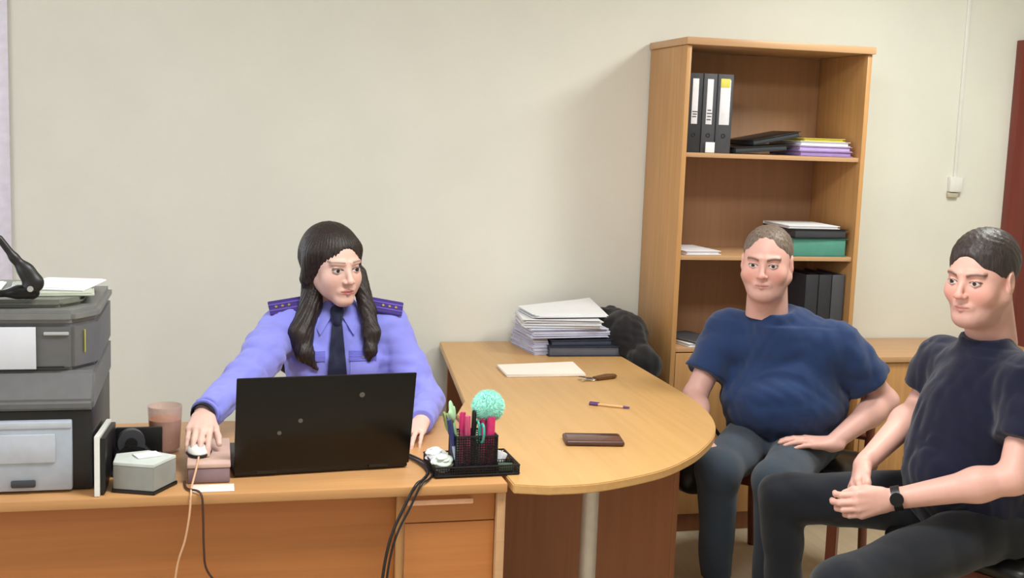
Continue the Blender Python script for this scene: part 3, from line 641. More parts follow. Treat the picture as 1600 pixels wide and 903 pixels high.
for k, (dx, lb) in enumerate([(0, 'thick black laptop power cable hanging down the desk front'), (.016, 'thinner black cable beside the power cable on the desk front')]):
    tag(MB().tube([(.50+dx, 3.18, .7545), (.535+dx, 3.09, .7545), (.545+dx, 3.0, .755), (.520+dx*.9, 2.93, .7535), (.495+dx*.8, 2.886, .7535), (.465+dx, 2.878, .70), (.435+dx*.8, 2.876, .63), (.418+dx*.7, 2.876, .55), (.410+dx*.7, 2.878, .45), (.405+dx*.8, 2.90, .3)], .0040-.0010*k).build('power_cable', M['black']), lb, 'cable')

# ------------------------------------------------------------------ LAPTOP
lp = thing('laptop', (.276, 3.038, .7485), 'open black laptop on the desk in front of the woman, lid towards the camera', 'laptop', .095)
MB().box((-.226, .004, .002), (.226, .275, .020), .004).build('keyboard_base', M['black'], lp)
m = MB()
for r in range(5):
    for c in range(15): m.box((-.195+c*.0262, .06+r*.0215, .0203), (-.195+c*.0262+.022, .06+r*.0215+.018, .0222), 0)
m.build('keys', M['darkgrey'], lp)
LM = RT((0, .002, .016), 0, math.radians(13))
ld = MB().box((-.228, -.007, .0), (.228, .0, .262), .003, LM).build('screen_lid', M['blackgloss'], lp)
MB().box((-.215, .0004, .018), (.215, .0012, .250), 0, LM).build('screen', emis('dim_screen', (60, 70, 90), .5), ld)
spk = plain('dull_silver_speck', (96, 96, 92), .5)
for x, z, r in ((.088, .206, .007), (-.066, .140, .006), (-.118, .108, .0055)): MB().cyl((x, -.0078, z), (x, -.0068, z), r, seg=16).build('pale_speck', spk, ld, mat=LM)
for x in (-.17, .12): MB().cyl((x, .002, .014), (x+.05, .002, .014), .007).build('hinge', M['black'], lp)

# ------------------------------------------------------------------ DESK TIDY with pens
meshm = plain('black_wire_mesh', (28, 27, 32), .45, .4)
tr = thing('desk_tidy', (.666, 3.03, .7505), 'black mesh desk tidy with a square pen cup at the desk corner', 'desk tidy', .03)
def mesh_wall(m, p0, p1, z0, z1, n=18, r=.0010):
    p0 = Vector(p0); p1 = Vector(p1); L = (p1-p0).length; k = max(3, int(L/.0062)); nz = max(2, int((z1-z0)/.0062))
    d_ = (p1-p0)/L; pn = Vector((-d_.y, d_.x, 0))*r*.5
    def bar(a, b): 
        ax = (b-a).normalized(); s_ = ax.cross(pn.normalized())*r
        vs = [m.bm.verts.new(q) for q in (a-pn-s_, a+pn-s_, a+pn+s_, a-pn+s_, b-pn-s_, b+pn-s_, b+pn+s_, b-pn+s_)]
        for f in ((0, 1, 5, 4), (1, 2, 6, 5), (2, 3, 7, 6), (3, 0, 4, 7)): m.bm.faces.new([vs[i] for i in f])
    for i in range(k+1): q = p0+(p1-p0)*i/k; bar(q+Vector((0, 0, z0)), q+Vector((0, 0, z1)))
    for j in range(nz+1): z = Vector((0, 0, z0+(z1-z0)*j/nz)); bar(p0+z, p1+z)
TW, TD = .112, .078
m = MB(); m.box((-TW, -TD, 0), (TW, TD, .004), .001)
for z in (.004, .026): 
    for a, b in (((-TW, -TD), (TW, -TD)), ((TW, -TD), (TW, TD)), ((TW, TD), (-TW, TD)), ((-TW, TD), (-TW, -TD))): m.cyl((*a, z), (*b, z), .0025, seg=8)
for a, b in (((-TW, -TD, 0), (TW, -TD, 0)), ((TW, -TD, 0), (TW, TD, 0)), ((TW, TD, 0), (-TW, TD, 0)), ((-TW, TD, 0), (-TW, -TD, 0))): mesh_wall(m, a, b, .004, .026)
m.build('tray', meshm, tr)
m = MB(); cx0, cx1, cy0, cy1, ch = -.058, .052, -.070, .010, .104
m.box((cx0, cy0, .0045), (cx1, cy1, .008), .001)
cc = [(cx0, cy0), (cx1, cy0), (cx1, cy1), (cx0, cy1)]
for i in range(4):
    a, b = cc[i], cc[(i+1) % 4]; m.cyl((*a, ch), (*b, ch), .003, seg=8); m.cyl((*a, .006), (*a, ch), .0022, seg=8); mesh_wall(m, (*a, 0), (*b, 0), .008, ch, r=.0014)
m.build('pen_cup', meshm, tr)
m = MB(); mesh_wall(m, (-TW, -.01, 0), (-.058, -.01, 0), .004, .026); m.build('divider', meshm, tr)
m = MB(); mesh_wall(m, (.052, -.02, 0), (TW, -.02, 0), .004, .026); m.build('divider', meshm, tr)
TO = Matrix.Translation((.666, 3.03, .7505)) @ Matrix.Rotation(.03, 4, 'Z')
def tp(x, y, z): return TO @ Vector((x, y, z))
def pen(x, y, dx, dy, L, r, body, cap, label, name='pen', capfrac=.35, cat='pen'):
    a = tp(x, y, .0095); d_ = Vector((dx, dy, 1)).normalized()
    t = thing(name, a, label, cat); t.rotation_euler = d_.to_track_quat('Z', 'Y').to_euler()
    m = MB(); m.cyl((0, 0, 0), (0, 0, .012), r*.35, r); m.cyl((0, 0, .012), (0, 0, L*(1-capfrac)), r, seg=16); m.build('barrel', body, t)
    m = MB(); m.cyl((0, 0, L*(1-capfrac)), (0, 0, L), r*1.12, r*1.02, seg=16); m.box((r*.9, -.0012, L*(1-capfrac)+.006), (r*1.5, .0012, L-.003), .0005); m.build('cap', cap, t); return t
pk = plain('magenta_plastic', (206, 48, 110), .35); pk2 = plain('rose_plastic', (206, 84, 122), .35); tl = plain('teal_plastic', (60, 160, 150), .35); bl = plain('navy_plastic', (44, 56, 112), .35); lb_ = plain('pale_blue_plastic', (176, 194, 226), .35)
pen(.036, -.050, .02, 0, .142, .0105, pk, pk, 'magenta marker at the right side of the pen cup under the mint pompom')
pen(.018, -.044, .02, .05, .138, .0070, pk2, pk, 'slimmer magenta marker beside the rightmost one in the pen cup')
pen(-.022, -.050, -.02, 0, .146, .0075, pk2, pk2, 'rose pink pen left of the black pen in the cup')
pen(-.034, -.030, .02, .05, .150, .0065, pk2, pk, 'rose pen behind the rose pink one in the cup')
pen(-.006, -.036, .02, .02, .156, .0050, M['black'], M['black'], 'black pen in the middle of the pen cup')
pen(-.046, -.056, -.22, 0, .142, .0058, lb_, bl, 'pale blue pen with a navy cap leaning left in the cup', capfrac=.5)
pen(-.048, -.022, -.14, .12, .140, .0055, bl, bl, 'navy pen leaning left at the back of the cup')
def scissors(x, y, dx, dy, L, mat, label, tilt):
    a = tp(x, y, .0095); t = thing('scissors', a, label, 'scissors'); t.rotation_euler = (Vector((dx, dy, 1)).normalized()).to_track_quat('Z', 'Y').to_euler(); t.rotation_euler.rotate_axis('Z', tilt)
    m = MB(); m.box((-.007, -.001, 0), (.000, .0, L*.62), .0004); m.box((.0, .0004, 0), (.007, .0014, L*.62), .0004); m.build('blade', M['silver'], t)
    for s_ in (-1, 1):
        pts = [(s_*(.006+.010+.0125*math.cos(q)), 0, L*.62+.026+.024*math.sin(q)) for q in [2*PI*k/14 for k in range(15)]]
        m = MB(); m.tube(pts, .0034, seg=8, sub=2); m.cyl((s_*.003, 0, L*.58), (s_*.010, 0, L*.62+.006), .004, seg=8); m.build('handle', mat, t)
scissors(.004, -.054, .03, 0, .125, tl, 'teal-handled scissors standing handles up in the pen cup', .2)
scissors(-.040, -.004, -.22, .1, .150, plain('olive_green_plastic', (140, 160, 92), .4), 'olive green scissors leaning out of the left of the cup', .5)
# pale green clip-on leaf pen
lf = plain('pale_green_felt', (168, 208, 164), .8)
t = pen(-.030, -.010, -.18, .08, .125, .0045, lf, lf, 'pale green pen with a leaf-shaped top at the back left of the cup')
F = Field((-.05, -.02, .10), (.05, .02, .20), .0025); F.ell((0, 0, .150), (.017, .006, .030), 0).ell((-.018, 0, .140), (.009, .005, .022), .008, R=[[.8, 0, -.6], [0, 1, 0], [.6, 0, .8]]).ell((.018, 0, .140), (.009, .005, .020), .008, R=[[.8, 0, .6], [0, 1, 0], [-.6, 0, .8]]); sdf_obj('leaf_top', F, lf, t)
t = pen(.026, -.020, .07, .02, .120, .0045, plain('mint_plastic', (150, 226, 206), .4), plain('mint_plastic_cap', (150, 226, 206), .4), 'pen with a big mint green fluffy pompom standing in the cup')
pm = plain('mint_fluff', (172, 236, 220), .95, bump=1.0, bscale=260, var=.12); rg = random.Random(3); m = MB(); m.sph((0, 0, .162), .039, 28)
for k in range(2600):
    u = rg.uniform(-1, 1); a = rg.uniform(0, 2*PI); s_ = math.sqrt(1-u*u); d_ = Vector((s_*math.cos(a), s_*math.sin(a), u)); c = Vector((0, 0, .162)); e = (d_+Vector((rg.gauss(0, .18), rg.gauss(0, .18), rg.gauss(0, .18)))).normalized()
    p = c+d_*.0375; q = c+d_*.037+e*rg.uniform(.006, .011); o1 = d_.cross(Vector((.3, .5, .8))).normalized()*.0011; o2 = d_.cross(o1).normalized()*.0011
    v = [m.bm.verts.new(w) for w in (p+o1, p-o1*.5+o2, p-o1*.5-o2, q)]; m.bm.faces.new((v[0], v[1], v[3])); m.bm.faces.new((v[1], v[2], v[3])); m.bm.faces.new((v[2], v[0], v[3]))
m.build('pompom', pm, t)
# crumpled notes and small things in the tray compartments
def crumple(x, y, z, r, mat, label, seed, name='crumpled_note'):
    F = Field((-r*1.6,)*3, (r*1.6,)*3, .002); F.ell((0, 0, 0), (r*1.05, r*.9, r*.8), 0); F.warp(wr(seed, 150, .008)); o = sdf_obj(name, F, mat, it=0); o.location = tp(x, y, z); tag(o, label, 'paper note')
crumple(-.086, -.040, .030, .024, plain('pale_green_white_paper', (214, 226, 214), .8), 'crumpled whitish note at the front left of the tray', 4)
crumple(-.088, .035, .030, .024, M['white'], 'crumpled white note at the back left of the tray', 5)
o = MB().box((-.008, -.020, 0), (.008, .020, .030), .003).build('eraser', M['white']); o.matrix_world = TO @ RT((.078, -.006+.03, .008), .4, 0, .55); tag(o, 'white eraser leaning at the right of the pen cup in the tray', 'eraser')
o = MB().box((-.020, -.018, 0), (.020, .018, .016), .003).build('sharpener', plain('dark_green_plastic', (60, 84, 66), .4)); o.matrix_world = TO @ RT((.082, -.050, .0055), -.2); tag(o, 'dark green sharpener at the front right of the tray', 'sharpener')

# ------------------------------------------------------------------ things on the meeting table
ph = thing('smartphone', (1.078, 3.25, .7505), 'dark brown smartphone lying on the meeting table', 'phone', -.16)
brn = plain('dark_brown_phone_case', (84, 54, 48), .4)
MB().box((-.086, -.048, 0), (.086, .048, .016), .007, seg=4).build('phone_case', brn, ph)
MB().box((-.078, -.041, .0155), (.078, .041, .0168), .0005).build('screen', plain('phone_glass', (92, 62, 54), .15), ph)
t = thing('ballpoint_pen', (1.272, 3.676, .7555), 'clear ballpoint pen with purple ends on the meeting table', 'pen', -.55)
prp = plain('purple_plastic', (92, 60, 120), .4)
MB().cyl((-.045, 0, 0), (.045, 0, 0), .004).build('barrel', plain('clear_pen_barrel', (222, 180, 128), .2), t)
m = MB(); m.cyl((-.07, 0, 0), (-.040, 0, 0), .0052); m.box((-.068, -.001, .0045), (-.035, .001, .0075), .0004); m.build('cap', prp, t)
m = MB(); m.cyl((.045, 0, 0), (.066, 0, 0), .0045, .003); m.build('end_plug', prp, t)
kf = thing('key_fob', (1.400, 4.12, .7505), 'brown leather key fob on the meeting table by the white papers', 'key fob', .5)
MB().prism([(-.055, -.018), (.03, -.026), (.058, -.010), (.058, .012), (.028, .026), (-.055, .016)], 2, 0, .011, .004).build('leather_fob', plain('brown_leather', (104, 66, 26), .55), kf)
m = MB(); m.tube([(-.068+.014*math.cos(q), .014*math.sin(q), .004) for q in [2*PI*k/12 for k in range(13)]], .0016, 8, 2); m.build('split_ring', M['silver'], kf)
for i, (a, lb) in enumerate([(2.5, 0), (3.3, 0), (1.9, 0)]):
    m = MB(); m.cyl((0, 0, 0), (0, 0, .0025), .011, seg=18); m.box((.008, -.003, 0), (.042, .003, .0022), .0004); m.box((.022, -.006, 0), (.026, -.003, .0022), 0); m.box((.032, -.007, 0), (.036, -.003, .0022), 0)
    m.build('key', (M['gold'], M['silver'], M['darkgrey'])[i], kf, mat=RT((-.078, .004, .003+.003*i), a))
def sheets(x, y, z, w, d_, n, rz, mat, label, seed, gap=.0035, jit=.006, curl=.0, name='paper_pile', cat='papers'):
    rg = random.Random(seed); m = MB()
    for k in range(n):
        j = RT((rg.uniform(-jit, jit), rg.uniform(-jit, jit), k*gap), rg.uniform(-.03, .03)); m.box((-w/2, -d_/2, 0), (w/2, d_/2, gap*.86), .0008, j, 1)
    o = m.build(name, mat); 
    if curl:
        for v in o.data.vertices:
            if v.co.x > w*.2 and v.co.y > 0: v.co.z += curl*((v.co.x/w-.2)/.3)**2
    o.location = (x, y, z); o.rotation_euler = (0, 0, rz); tag(o, label, cat); return o
sheets(1.195, 4.255, .7505, .30, .18, 4, -.02, M['cream'], 'thin stack of blank white papers lying alone on the meeting table', 3, .0026, .004, .010)
nav = plain('dark_blue_folder', (40, 46, 62), .55)
f1 = folder(1.462, 4.66, .751, .31, .24, .040, nav, 'dark blue folder at the bottom right of the paper pile on the meeting table', rz=-.03, paper=plain('grey_paper_edge', (92, 96, 110), .7))
f2 = folder(1.445, 4.67, .792, .27, .22, .022, nav, 'second dark blue folder lying on the bottom one in the paper pile', rz=.04, paper=plain('grey_paper_edge2', (72, 78, 96), .7))
sheets(1.268, 4.715, .7505, .062, .27, 17, .10, plain('bluish_paper', (206, 208, 232), .8), 'upright-looking bundle of bluish papers left of the dark folders', 5, .0038, .003, name='paper_bundle')
sheets(1.395, 4.70, .8185, .33, .25, 10, .05, plain('bluish_paper2', (214, 216, 236), .8), 'bluish white paper bundle on the dark folders', 6, .0040, .008, name='paper_bundle')
sheets(1.385, 4.70, .861, .32, .24, 9, -.10, M['white'], 'bright white paper bundle above the bluish one on the folders', 7, .0038, .010, name='paper_bundle')
sheets(1.400, 4.71, .898, .30, .22, 5, .06, M['white'], 'curled white papers on the very top of the paper pile', 8, .0034, .012, .035, name='paper_bundle')
# crumpled black jacket over the table edge
F = Field((1.50, 4.25, .35), (1.80, 4.90, 1.02), .006)
F.cone((1.612, 4.60, .790), (1.625, 4.78, .84), .035, .055, .05).cone((1.630, 4.76, .870), (1.655, 4.62, .84), .045, .055, .06).cone((1.655, 4.62, .83), (1.690, 4.46, .73), .060, .045, .07).cone((1.685, 4.48, .72), (1.69, 4.54, .42), .045, .040, .06).cone((1.69, 4.70, .80), (1.70, 4.72, .45), .055, .045, .08)
F.warp(wr(11, 26, .014)); F.warp(wr(12, 60, .005)); F.plane((0, 0, .7535), (0, 0, -1), 0, (1.48, 4.2, .3), (1.618, 4.95, 1.1)); F.plane((1.795, 0, 0), (1, 0, 0))
jk = sdf_obj('jacket', F, fabric('black_jacket_cloth', (26, 23, 27), .85, .5), it=2); tag(jk, 'crumpled black jacket lying over the back right corner of the meeting table', 'jacket')

# ================================================================== CHAIRS
redwood = wood('red_brown_chair_wood', (112, 58, 38), 'z', .4, .12)
def visitor_chair(loc, rz, label, wd=.25):
    t = thing('wooden_chair', loc, label, 'chair', rz)
    # faces local -Y
    F = Field((-wd-.04, -.28, .40), (wd+.04, .28, .50), .006); n_ = 0
    F.cone((-wd+.05, -.18, .445), (wd-.05, -.18, .445), .045, k=.03, flat=(0, 0, 1, .7)).cone((-wd+.05, .16, .445), (wd-.05, .16, .445), .045, k=.03, flat=(0, 0, 1, .7)).cone((-wd+.05, 0, .445), (wd-.05, 0, .445), .15, k=.06, flat=(0, 0, 1, .2))
    sdf_obj('seat', F, M['shoe'], t)
    m = MB(); m.box((-wd+.01, -.21, .375), (wd-.01, -.19, .42), .003); m.box((-wd+.01, .18, .375), (wd-.01, .20, .42), .003); m.box((-wd+.01, -.19, .375), (-wd+.03, .18, .42), .003); m.box((wd-.03, -.19, .375), (wd-.01, .18, .42), .003); m.build('seat_frame', redwood, t)
    for sx in (-1, 1):
        MB().prism([(-.215, 0), (-.185, 0), (-.178, .42), (-.220, .42)], 0, sx*(wd-.025)-.018, sx*(wd-.025)+.018, .004).build('leg', redwood, t)
        MB().tube([(sx*(wd-.025), .23, .0), (sx*(wd-.025), .195, .25), (sx*(wd-.025), .195, .45), (sx*(wd-.025), .215, .58), (sx*(wd-.025), .245, .72)], .017, 10).build('back_leg', redwood, t)
    MB().tube([(-wd+.02, .242, .71), (-wd*.5, .255, .735), (wd*.5, .255, .735), (wd-.02, .242, .71)], .022, 12).build('top_rail', redwood, t)
    MB().cyl((-wd+.03, .205, .53), (wd-.03, .205, .53), .014).build('back_rail', redwood, t)
    for k in range(5):
        x = (-.5+k/4)*(wd*1.45); MB().tube([(x, .205, .53), (x, .222, .62), (x, .250, .73)], .009, 8).build('spindle', redwood, t)
    return t
visitor_chair((2.135, 4.02, 0), -.80, 'red-brown wooden chair with a black seat under the man beside the table')
visitor_chair((2.315, 3.075, 0), -1.12, 'red-brown wooden chair under the man nearest the camera at the right edge')
oc = thing('office_chair', (.375, 3.86, 0), 'black office chair behind the desk under the woman in uniform', 'chair', -.04)
F = Field((-.28, -.28, .40), (.28, .28, .50), .008); F.cone((-.16, -.14, .45), (.16, -.14, .45), .07, k=.05, flat=(0, 0, 1, .6)).cone((-.16, .12, .45), (.16, .12, .45), .09, k=.05, flat=(0, 0, 1, .5)).cone((-.15, 0, .445), (.15, 0, .445), .10, k=.05, flat=(0, 0, 1, .4)); sdf_obj('seat', F, M['shoe'], oc)
F = Field((-.24, .14, .58), (.24, .30, .96), .008); F.cone((-.12, .235, .66), (.12, .235, .66), .07, k=.05, flat=(0, 1, 0, .4)).cone((-.12, .245, .84), (.12, .245, .84), .06, k=.08, flat=(0, 1, 0, .4)); sdf_obj('backrest', F, M['shoe'], oc)
MB().tube([(0, .10, .42), (0, .25, .43), (0, .272, .50), (0, .268, .66)], .014).build('back_support', M['black'], oc)
MB().cyl((0, 0, .10), (0, 0, .42), .025).build('gas_column', M['black'], oc)
m = MB()
for k in range(5): a = 2*PI*k/5+.3; m.tube([(0, 0, .11), (.14*math.cos(a), .14*math.sin(a), .095), (.27*math.cos(a), .27*math.sin(a), .068)], .018)
m.build('star_base', M['black'], oc)
for k in range(5): a = 2*PI*k/5+.3; c = Vector((.27*math.cos(a), .27*math.sin(a), .027)); s_ = Vector((-math.sin(a), math.cos(a), 0)); m = MB(); m.cyl(c-s_*.02, c+s_*.02, .026); m.cyl(c, c+Vector((0, 0, .04)), .006); m.build('caster', M['black'], oc)

F = Field((1.55, 3.86, .30), (1.90, 4.20, .60), .006); F.cone((1.70, 4.00, .40), (1.755, 3.99, .42), .062, .072, .03, flat=(.6, .8, 0, .7)).cone((1.69, 4.00, .50), (1.76, 3.99, .50), .040, .045, .06, flat=(.6, .8, 0, .7))
F.warp(wr(14, 30, .008)); o = sdf_obj('bag_body', F, M['shoe']); o['_'] = 0; del o['_']
bg = thing('shoulder_bag', (1.72, 4.0, .34), 'small black bag hanging at the front corner of the chair beside the rounded table end', 'bag')
o.parent = bg; o.matrix_parent_inverse = Matrix.Translation((-1.72, -4.0, -.34))
o = MB().tube([(1.685, 4.0, .52), (1.70, 4.01, .60), (1.78, 4.03, .60), (1.86, 4.01, .50), (1.87, 4.0, .47)], .007, 8).build('strap', M['black'], bg); o.matrix_parent_inverse = Matrix.Translation((-1.72, -4.0, -.34))

# ================================================================== PEOPLE
def patch(name, F, x0, x1, z0, z1, mat, parent, off=.003, th=.003, shape=None, nx=12, nz=12):
    """thin cloth piece lying on the front of a garment"""
    m = MB(); A = {}; B = {}
    for j in range(nz+1):
        for i in range(nx+1):
            u = i/nx; v = j/nz; z = z0+(z1-z0)*v; a, b = (x0, x1) if shape is None else shape(v); x = a+(b-a)*u
            y = F.front(x, z)
            if y is None: y = 0
            A[i, j] = m.bm.verts.new((x, y-off, z)); B[i, j] = m.bm.verts.new((x, y-off+th, z))
    for j in range(nz):
        for i in range(nx):
            m.bm.faces.new((A[i, j], A[i+1, j], A[i+1, j+1], A[i, j+1])); m.bm.faces.new((B[i, j], B[i, j+1], B[i+1, j+1], B[i+1, j]))
    for i in range(nx): m.bm.faces.new((A[i, 0], B[i, 0], B[i+1, 0], A[i+1, 0])); m.bm.faces.new((A[i, nz], A[i+1, nz], B[i+1, nz], B[i, nz]))
    for j in range(nz): m.bm.faces.new((A[0, j], A[0, j+1], B[0, j+1], B[0, j])); m.bm.faces.new((A[nx, j], B[nx, j], B[nx, j+1], A[nx, j+1]))
    return m.build(name, mat, parent)
def shoe(t, at, yaw, z=0):
    F = Field((-.08, -.24, -.01), (.08, .12, .13), .005); F.cone((0, .02, .045), (0, -.10, .035), .045, .045, .04).cone((0, -.10, .034), (0, -.165, .03), .046, .036, .03).cone((0, .02, .05), (0, .03, .09), .045, .042, .03).plane((0, 0, .004), (0, 0, -1)).plane((0, 0, .105), (0, 0, 1))
    V, Q = F.mesh(); V = relax(V, Q, 2); c, s_ = math.cos(yaw), math.sin(yaw); V = V@np.array([[c, -s_, 0], [s_, c, 0], [0, 0, 1]]).T+np.array([at[0], at[1], z]); np_obj('shoe', [(V, Q, None)], M['shoe'], t)

# ------------------------------------------------------------------ WOMAN IN UNIFORM
wm = thing('person', (.372, 3.75, 0), 'person with long dark hair in a violet-blue uniform shirt and navy tie', 'person', -.04)
LP, LV = local_of(wm)
shR = np.array((-.165, -.020, 1.012)); shL = np.array((.165, -.010, 1.010))
elR = LP(.088, 3.470, .905); wrR = LP(-.022, 3.195, .876); elL = LP(.640, 3.62, .800); wrL = LP(.592, 3.395, .788)
S = Field((-.62, -.62, .48), (.42, .22, 1.14), .005)
S.ell((0, .005, .89), (.155, .108, .17), 0); S.ell((0, .015, .72), (.135, .10, .15), .08); S.ell((0, .03, .57), (.165, .125, .11), .08)
S.cone(shR+(.03, 0, .0), shL+(-.03, 0, .0), .056, None, .05); S.cone((-.09, .01, 1.035), (.09, .01, 1.035), .042, None, .04)
S.cone((0, .015, 1.03), (0, .018, 1.075), .064, .054, .04)
for sx in (-1, 1): S.ell((sx*.070, -.075, .905), (.066, .055, .066), .05)
for sh, el, wr_, sd in ((shR, elR, wrR, 1), (shL, elL, wrL, 2)):
    S.cone(sh, sh*.45+el*.55, .062, .056, .045); S.cone(sh*.45+el*.55, el, .056, .052, .03); S.cone(el, wr_, .052, .037, .03)
S.warp(wr(21, 30, .010, (1, 1, .7))); S.warp(wr(22, 62, .0045))
dR = nrm(wrR-elR); dL = nrm(wrL-elL)
S.plane(wrR, dR, 0, wrR-.09, wrR+.09); S.plane(wrL, dL, 0, wrL-.09, wrL+.09)
shirt = sdf_obj('shirt', S, M['shirt'], wm, 1)
for w_, d_ in ((wrR, dR), (wrL, dL)):
    C_ = Field(w_-.09, w_+.09, .003); C_.cone(w_-d_*.045, w_+d_*.008, .0405, .0385, 0).plane(w_+d_*.006, d_).plane(w_-d_*.045, -d_); sdf_obj('cuff', C_, M['shirt'], shirt, 1)
# placket, pockets, collar, tie, shoulder boards
patch('placket', S, -.016, .016, .62, 1.03, M['shirt'], shirt, .003, .004)
for sx in (-1, 1):
    a, b = sorted((sx*.040, sx*.118)); patch('chest_pocket', S, a, b, .845, .950, M['shirt'], shirt, .0035, .005)
    patch('pocket_flap', S, a-.003, b+.003, .928, .957, M['shirt_d'], shirt, .0065, .004, lambda v, a=a, b=b: (a-.003+.0*(1-v), b+.003))
    x_ = (a+b)/2; MB().cyl((x_, S.front(x_, .938)-.009, .938), (x_, S.front(x_, .938)-.005, .938), .005, seg=14).build('button', M['silver'], shirt)
cl = MB()
def plate(m, P, th=.004):
    P = [Vector(p) for p in P]; n = (P[1]-P[0]).cross(P[2]-P[0]).normalized()*th/2
    b = bmesh.new(); A = [b.verts.new(p+n) for p in P]; B = [b.verts.new(p-n) for p in P]; b.faces.new(A); b.faces.new(B[::-1])
    for i in range(len(P)): j = (i+1) % len(P); b.faces.new((A[i], B[i], B[j], A[j]))
    bmesh.ops.recalc_face_normals(b, faces=b.faces); m._merge(b)
Cf = Field((-.09, -.10, 1.03), (.09, .10, 1.15), .0025); Cf.cone((0, .012, 1.045), (0, .022, 1.108), .062, .0545, 0, flat=(0, 1, 0, .94)); Cf.cone((0, .008, 1.06), (0, .018, 1.20), .050, .050, .0, 'sub'); Cf.plane((0, .018, 1.112), (0, .32, 1)); Cf.ell((0, -.075, 1.135), (.020, .05, .032), .004, 'sub')
collar = sdf_obj('collar', Cf, M['shirt'], shirt, 1)
for sx in (-1, 1):
    m = MB(); plate(m, [(sx*.004, -.062, 1.078), (sx*.030, -.050, 1.102), (sx*.056, -.012, 1.100), (sx*.078, -.045, 1.052), (sx*.050, -.104, 1.006)], .006); m.build('collar_flap', M['shirt'], shirt)
tie = patch('tie', S, -.02, .02, .66, 1.035, M['tie'], wm, .016, .008, lambda v: (-(.016+.034*(1-v)), .016+.034*(1-v)), 8, 30)
K = Field((-.04, -.13, .99), (.04, -.02, 1.11), .0022); K.cone((0, -.078, 1.073), (0, -.092, 1.040), .0220, .0155, 0, flat=(0, 1, 0, .7)); sdf_obj('tie_knot', K, M['tie'], tie, 1)
for sx in (-1, 1):
    B_ = RT((sx*.145, -.042, 1.083), sx*-.10, .78, sx*.16)
    e = MB().prism([(-.062, -.027), (.062, -.027), (.062, .027), (-.062, .027)] , 2, 0, .006, .002, B_).build('shoulder_board', M['epau'], wm)
    m = MB(); m.box((-.062, -.013, .006), (.062, -.0085, .0075), 0, B_); m.box((-.062, .0085, .006), (.062, .013, .0075), 0, B_); m.build('stripe', M['epau2'], e)
    for q in range(3):
        m = MB(); cxs = sx*(.040-.020*q); v = []; b = bmesh.new()
        for k in range(10): rr = .0062 if k % 2 == 0 else .0026; a = 2*PI*k/10+PI/2; v.append(b.verts.new((cxs+rr*math.cos(a), rr*math.sin(a), .0062)))
        f = b.faces.new(v); g = bmesh.ops.extrude_face_region(b, geom=[f]); bmesh.ops.translate(b, vec=(0, 0, .0025), verts=[x for x in g['geom'] if isinstance(x, bmesh.types.BMVert)]); bmesh.ops.recalc_face_normals(b, faces=b.faces); m._merge(b, B_); m.build('star', M['gold'], e)
    m = MB(); m.cyl(B_ @ Vector((-sx*.050, 0, .006)), B_ @ Vector((-sx*.050, 0, .009)), .006, seg=14); m.build('button', M['silver'], e)
# head, hands
HW = RT((-.012, -.045, 1.214), .46, .13, -.03) @ Matrix.Diagonal((1.07, 1.05, .985, 1))
hd = (*head('w', HW, .0015, .98, .043, (0, .040, -.17)), (0, 0, 1.062), (0, 0, -1))
lo, hi = bounds([shR, elR, wrR], .2); F = Field(lo, hi, .003); hdir = LV(-.12, -1, -.30); F.cone(shR+(.02, 0, 0), elR, .036, .032, 0); F.cone(elR, wrR, .034, .024, .02)
hand(F, wrR+dR*.012, hdir, LV(0, -.12, -1), 1, ((.18, .30, .25), (.22, .35, .3), (.25, .38, .3), (.3, .4, .3)), .95, .03, .5, .15, .95); hR = (*limb('w', F), tuple(shR+(elR-shR)*.10), tuple(shR-elR))
lo, hi = bounds([shL, elL, wrL], .2); F = Field(lo, hi, .003); F.cone(shL-(.02, 0, 0), elL, .036, .032, 0); F.cone(elL, wrL, .034, .024, .02)
hand(F, wrL+dL*.012, LV(-.45, -1, -.10), LV(0, 0, -1), -1, (.25, .35, .3), .93, .1, .5, .2, .92); hL = (*limb('w', F), tuple(shL+(elL-shL)*.10), tuple(shL-elL))
body_obj('body', [hd, hR, hL], M['skin'], wm)
c_ = wrR+dR*.014; m = MB(); q = Vector(dR).to_track_quat('Z', 'Y').to_matrix().to_4x4(); m.lathe([(.0275, -.006), (.0315, -.006), (.0315, .006), (.0275, .006), (.0275, -.006)]); m.build('wristband', M['black'], wm, mat=Matrix.Translation(c_) @ q @ Matrix.Diagonal((1.03, 1.03, 1, 1)))
# hair
H = Field((-.19, -.20, -.32), (.19, .17, .17), .0021); HI = HW.inverted()
def hl(*p): return np.array(HI @ Vector(p))
H.ell((0, .024, .040), (.083, .100, .092), 0); H.cone((0, .06, 0), (0, .07, -.07), .065, .05, .04)
for sx in (-1, 1): H.cone((sx*.062, .000, .045), (sx*.073, .018, -.045), .024, .022, .03)
c7, s7 = math.cos(.30), math.sin(.30)
for sx in (-1, 1): H.ell((sx*.016+.004, -.105, -.022), (.050, .078, .104), .004, 'sub', R=[[c7, 0, -sx*s7], [0, 1, 0], [sx*s7, 0, c7]])
H.ell((.0, -.11, -.08), (.072, .085, .09), .01, 'sub')
H.cone((.008, -.10, .115), (.008, .02, .136), .0035, .0035, .006, 'sub')
for P_, R_ in (([(-.066, -.020, 1.185), (-.080, -.055, 1.085), (-.112, -.100, 1.005), (-.098, -.130, .950), (-.062, -.143, .905)], [.038, .032, .036, .026, .005]),
               ([(.066, -.025, 1.185), (.094, -.070, 1.075), (.104, -.110, 1.010), (.100, -.135, .960), (.096, -.137, .930)], [.026, .024, .026, .018, .005])):
    for i in range(4): H.cone(hl(*P_[i]), hl(*P_[i+1]), R_[i]/1.03, R_[i+1]/1.03, .015)
def strands(x, y, z):
    a = np.arctan2(y-.02, x); return .0008*np.sin(60*a+9*z)+.0006*np.sin(115*a-15*z+1)
H.warp(strands)
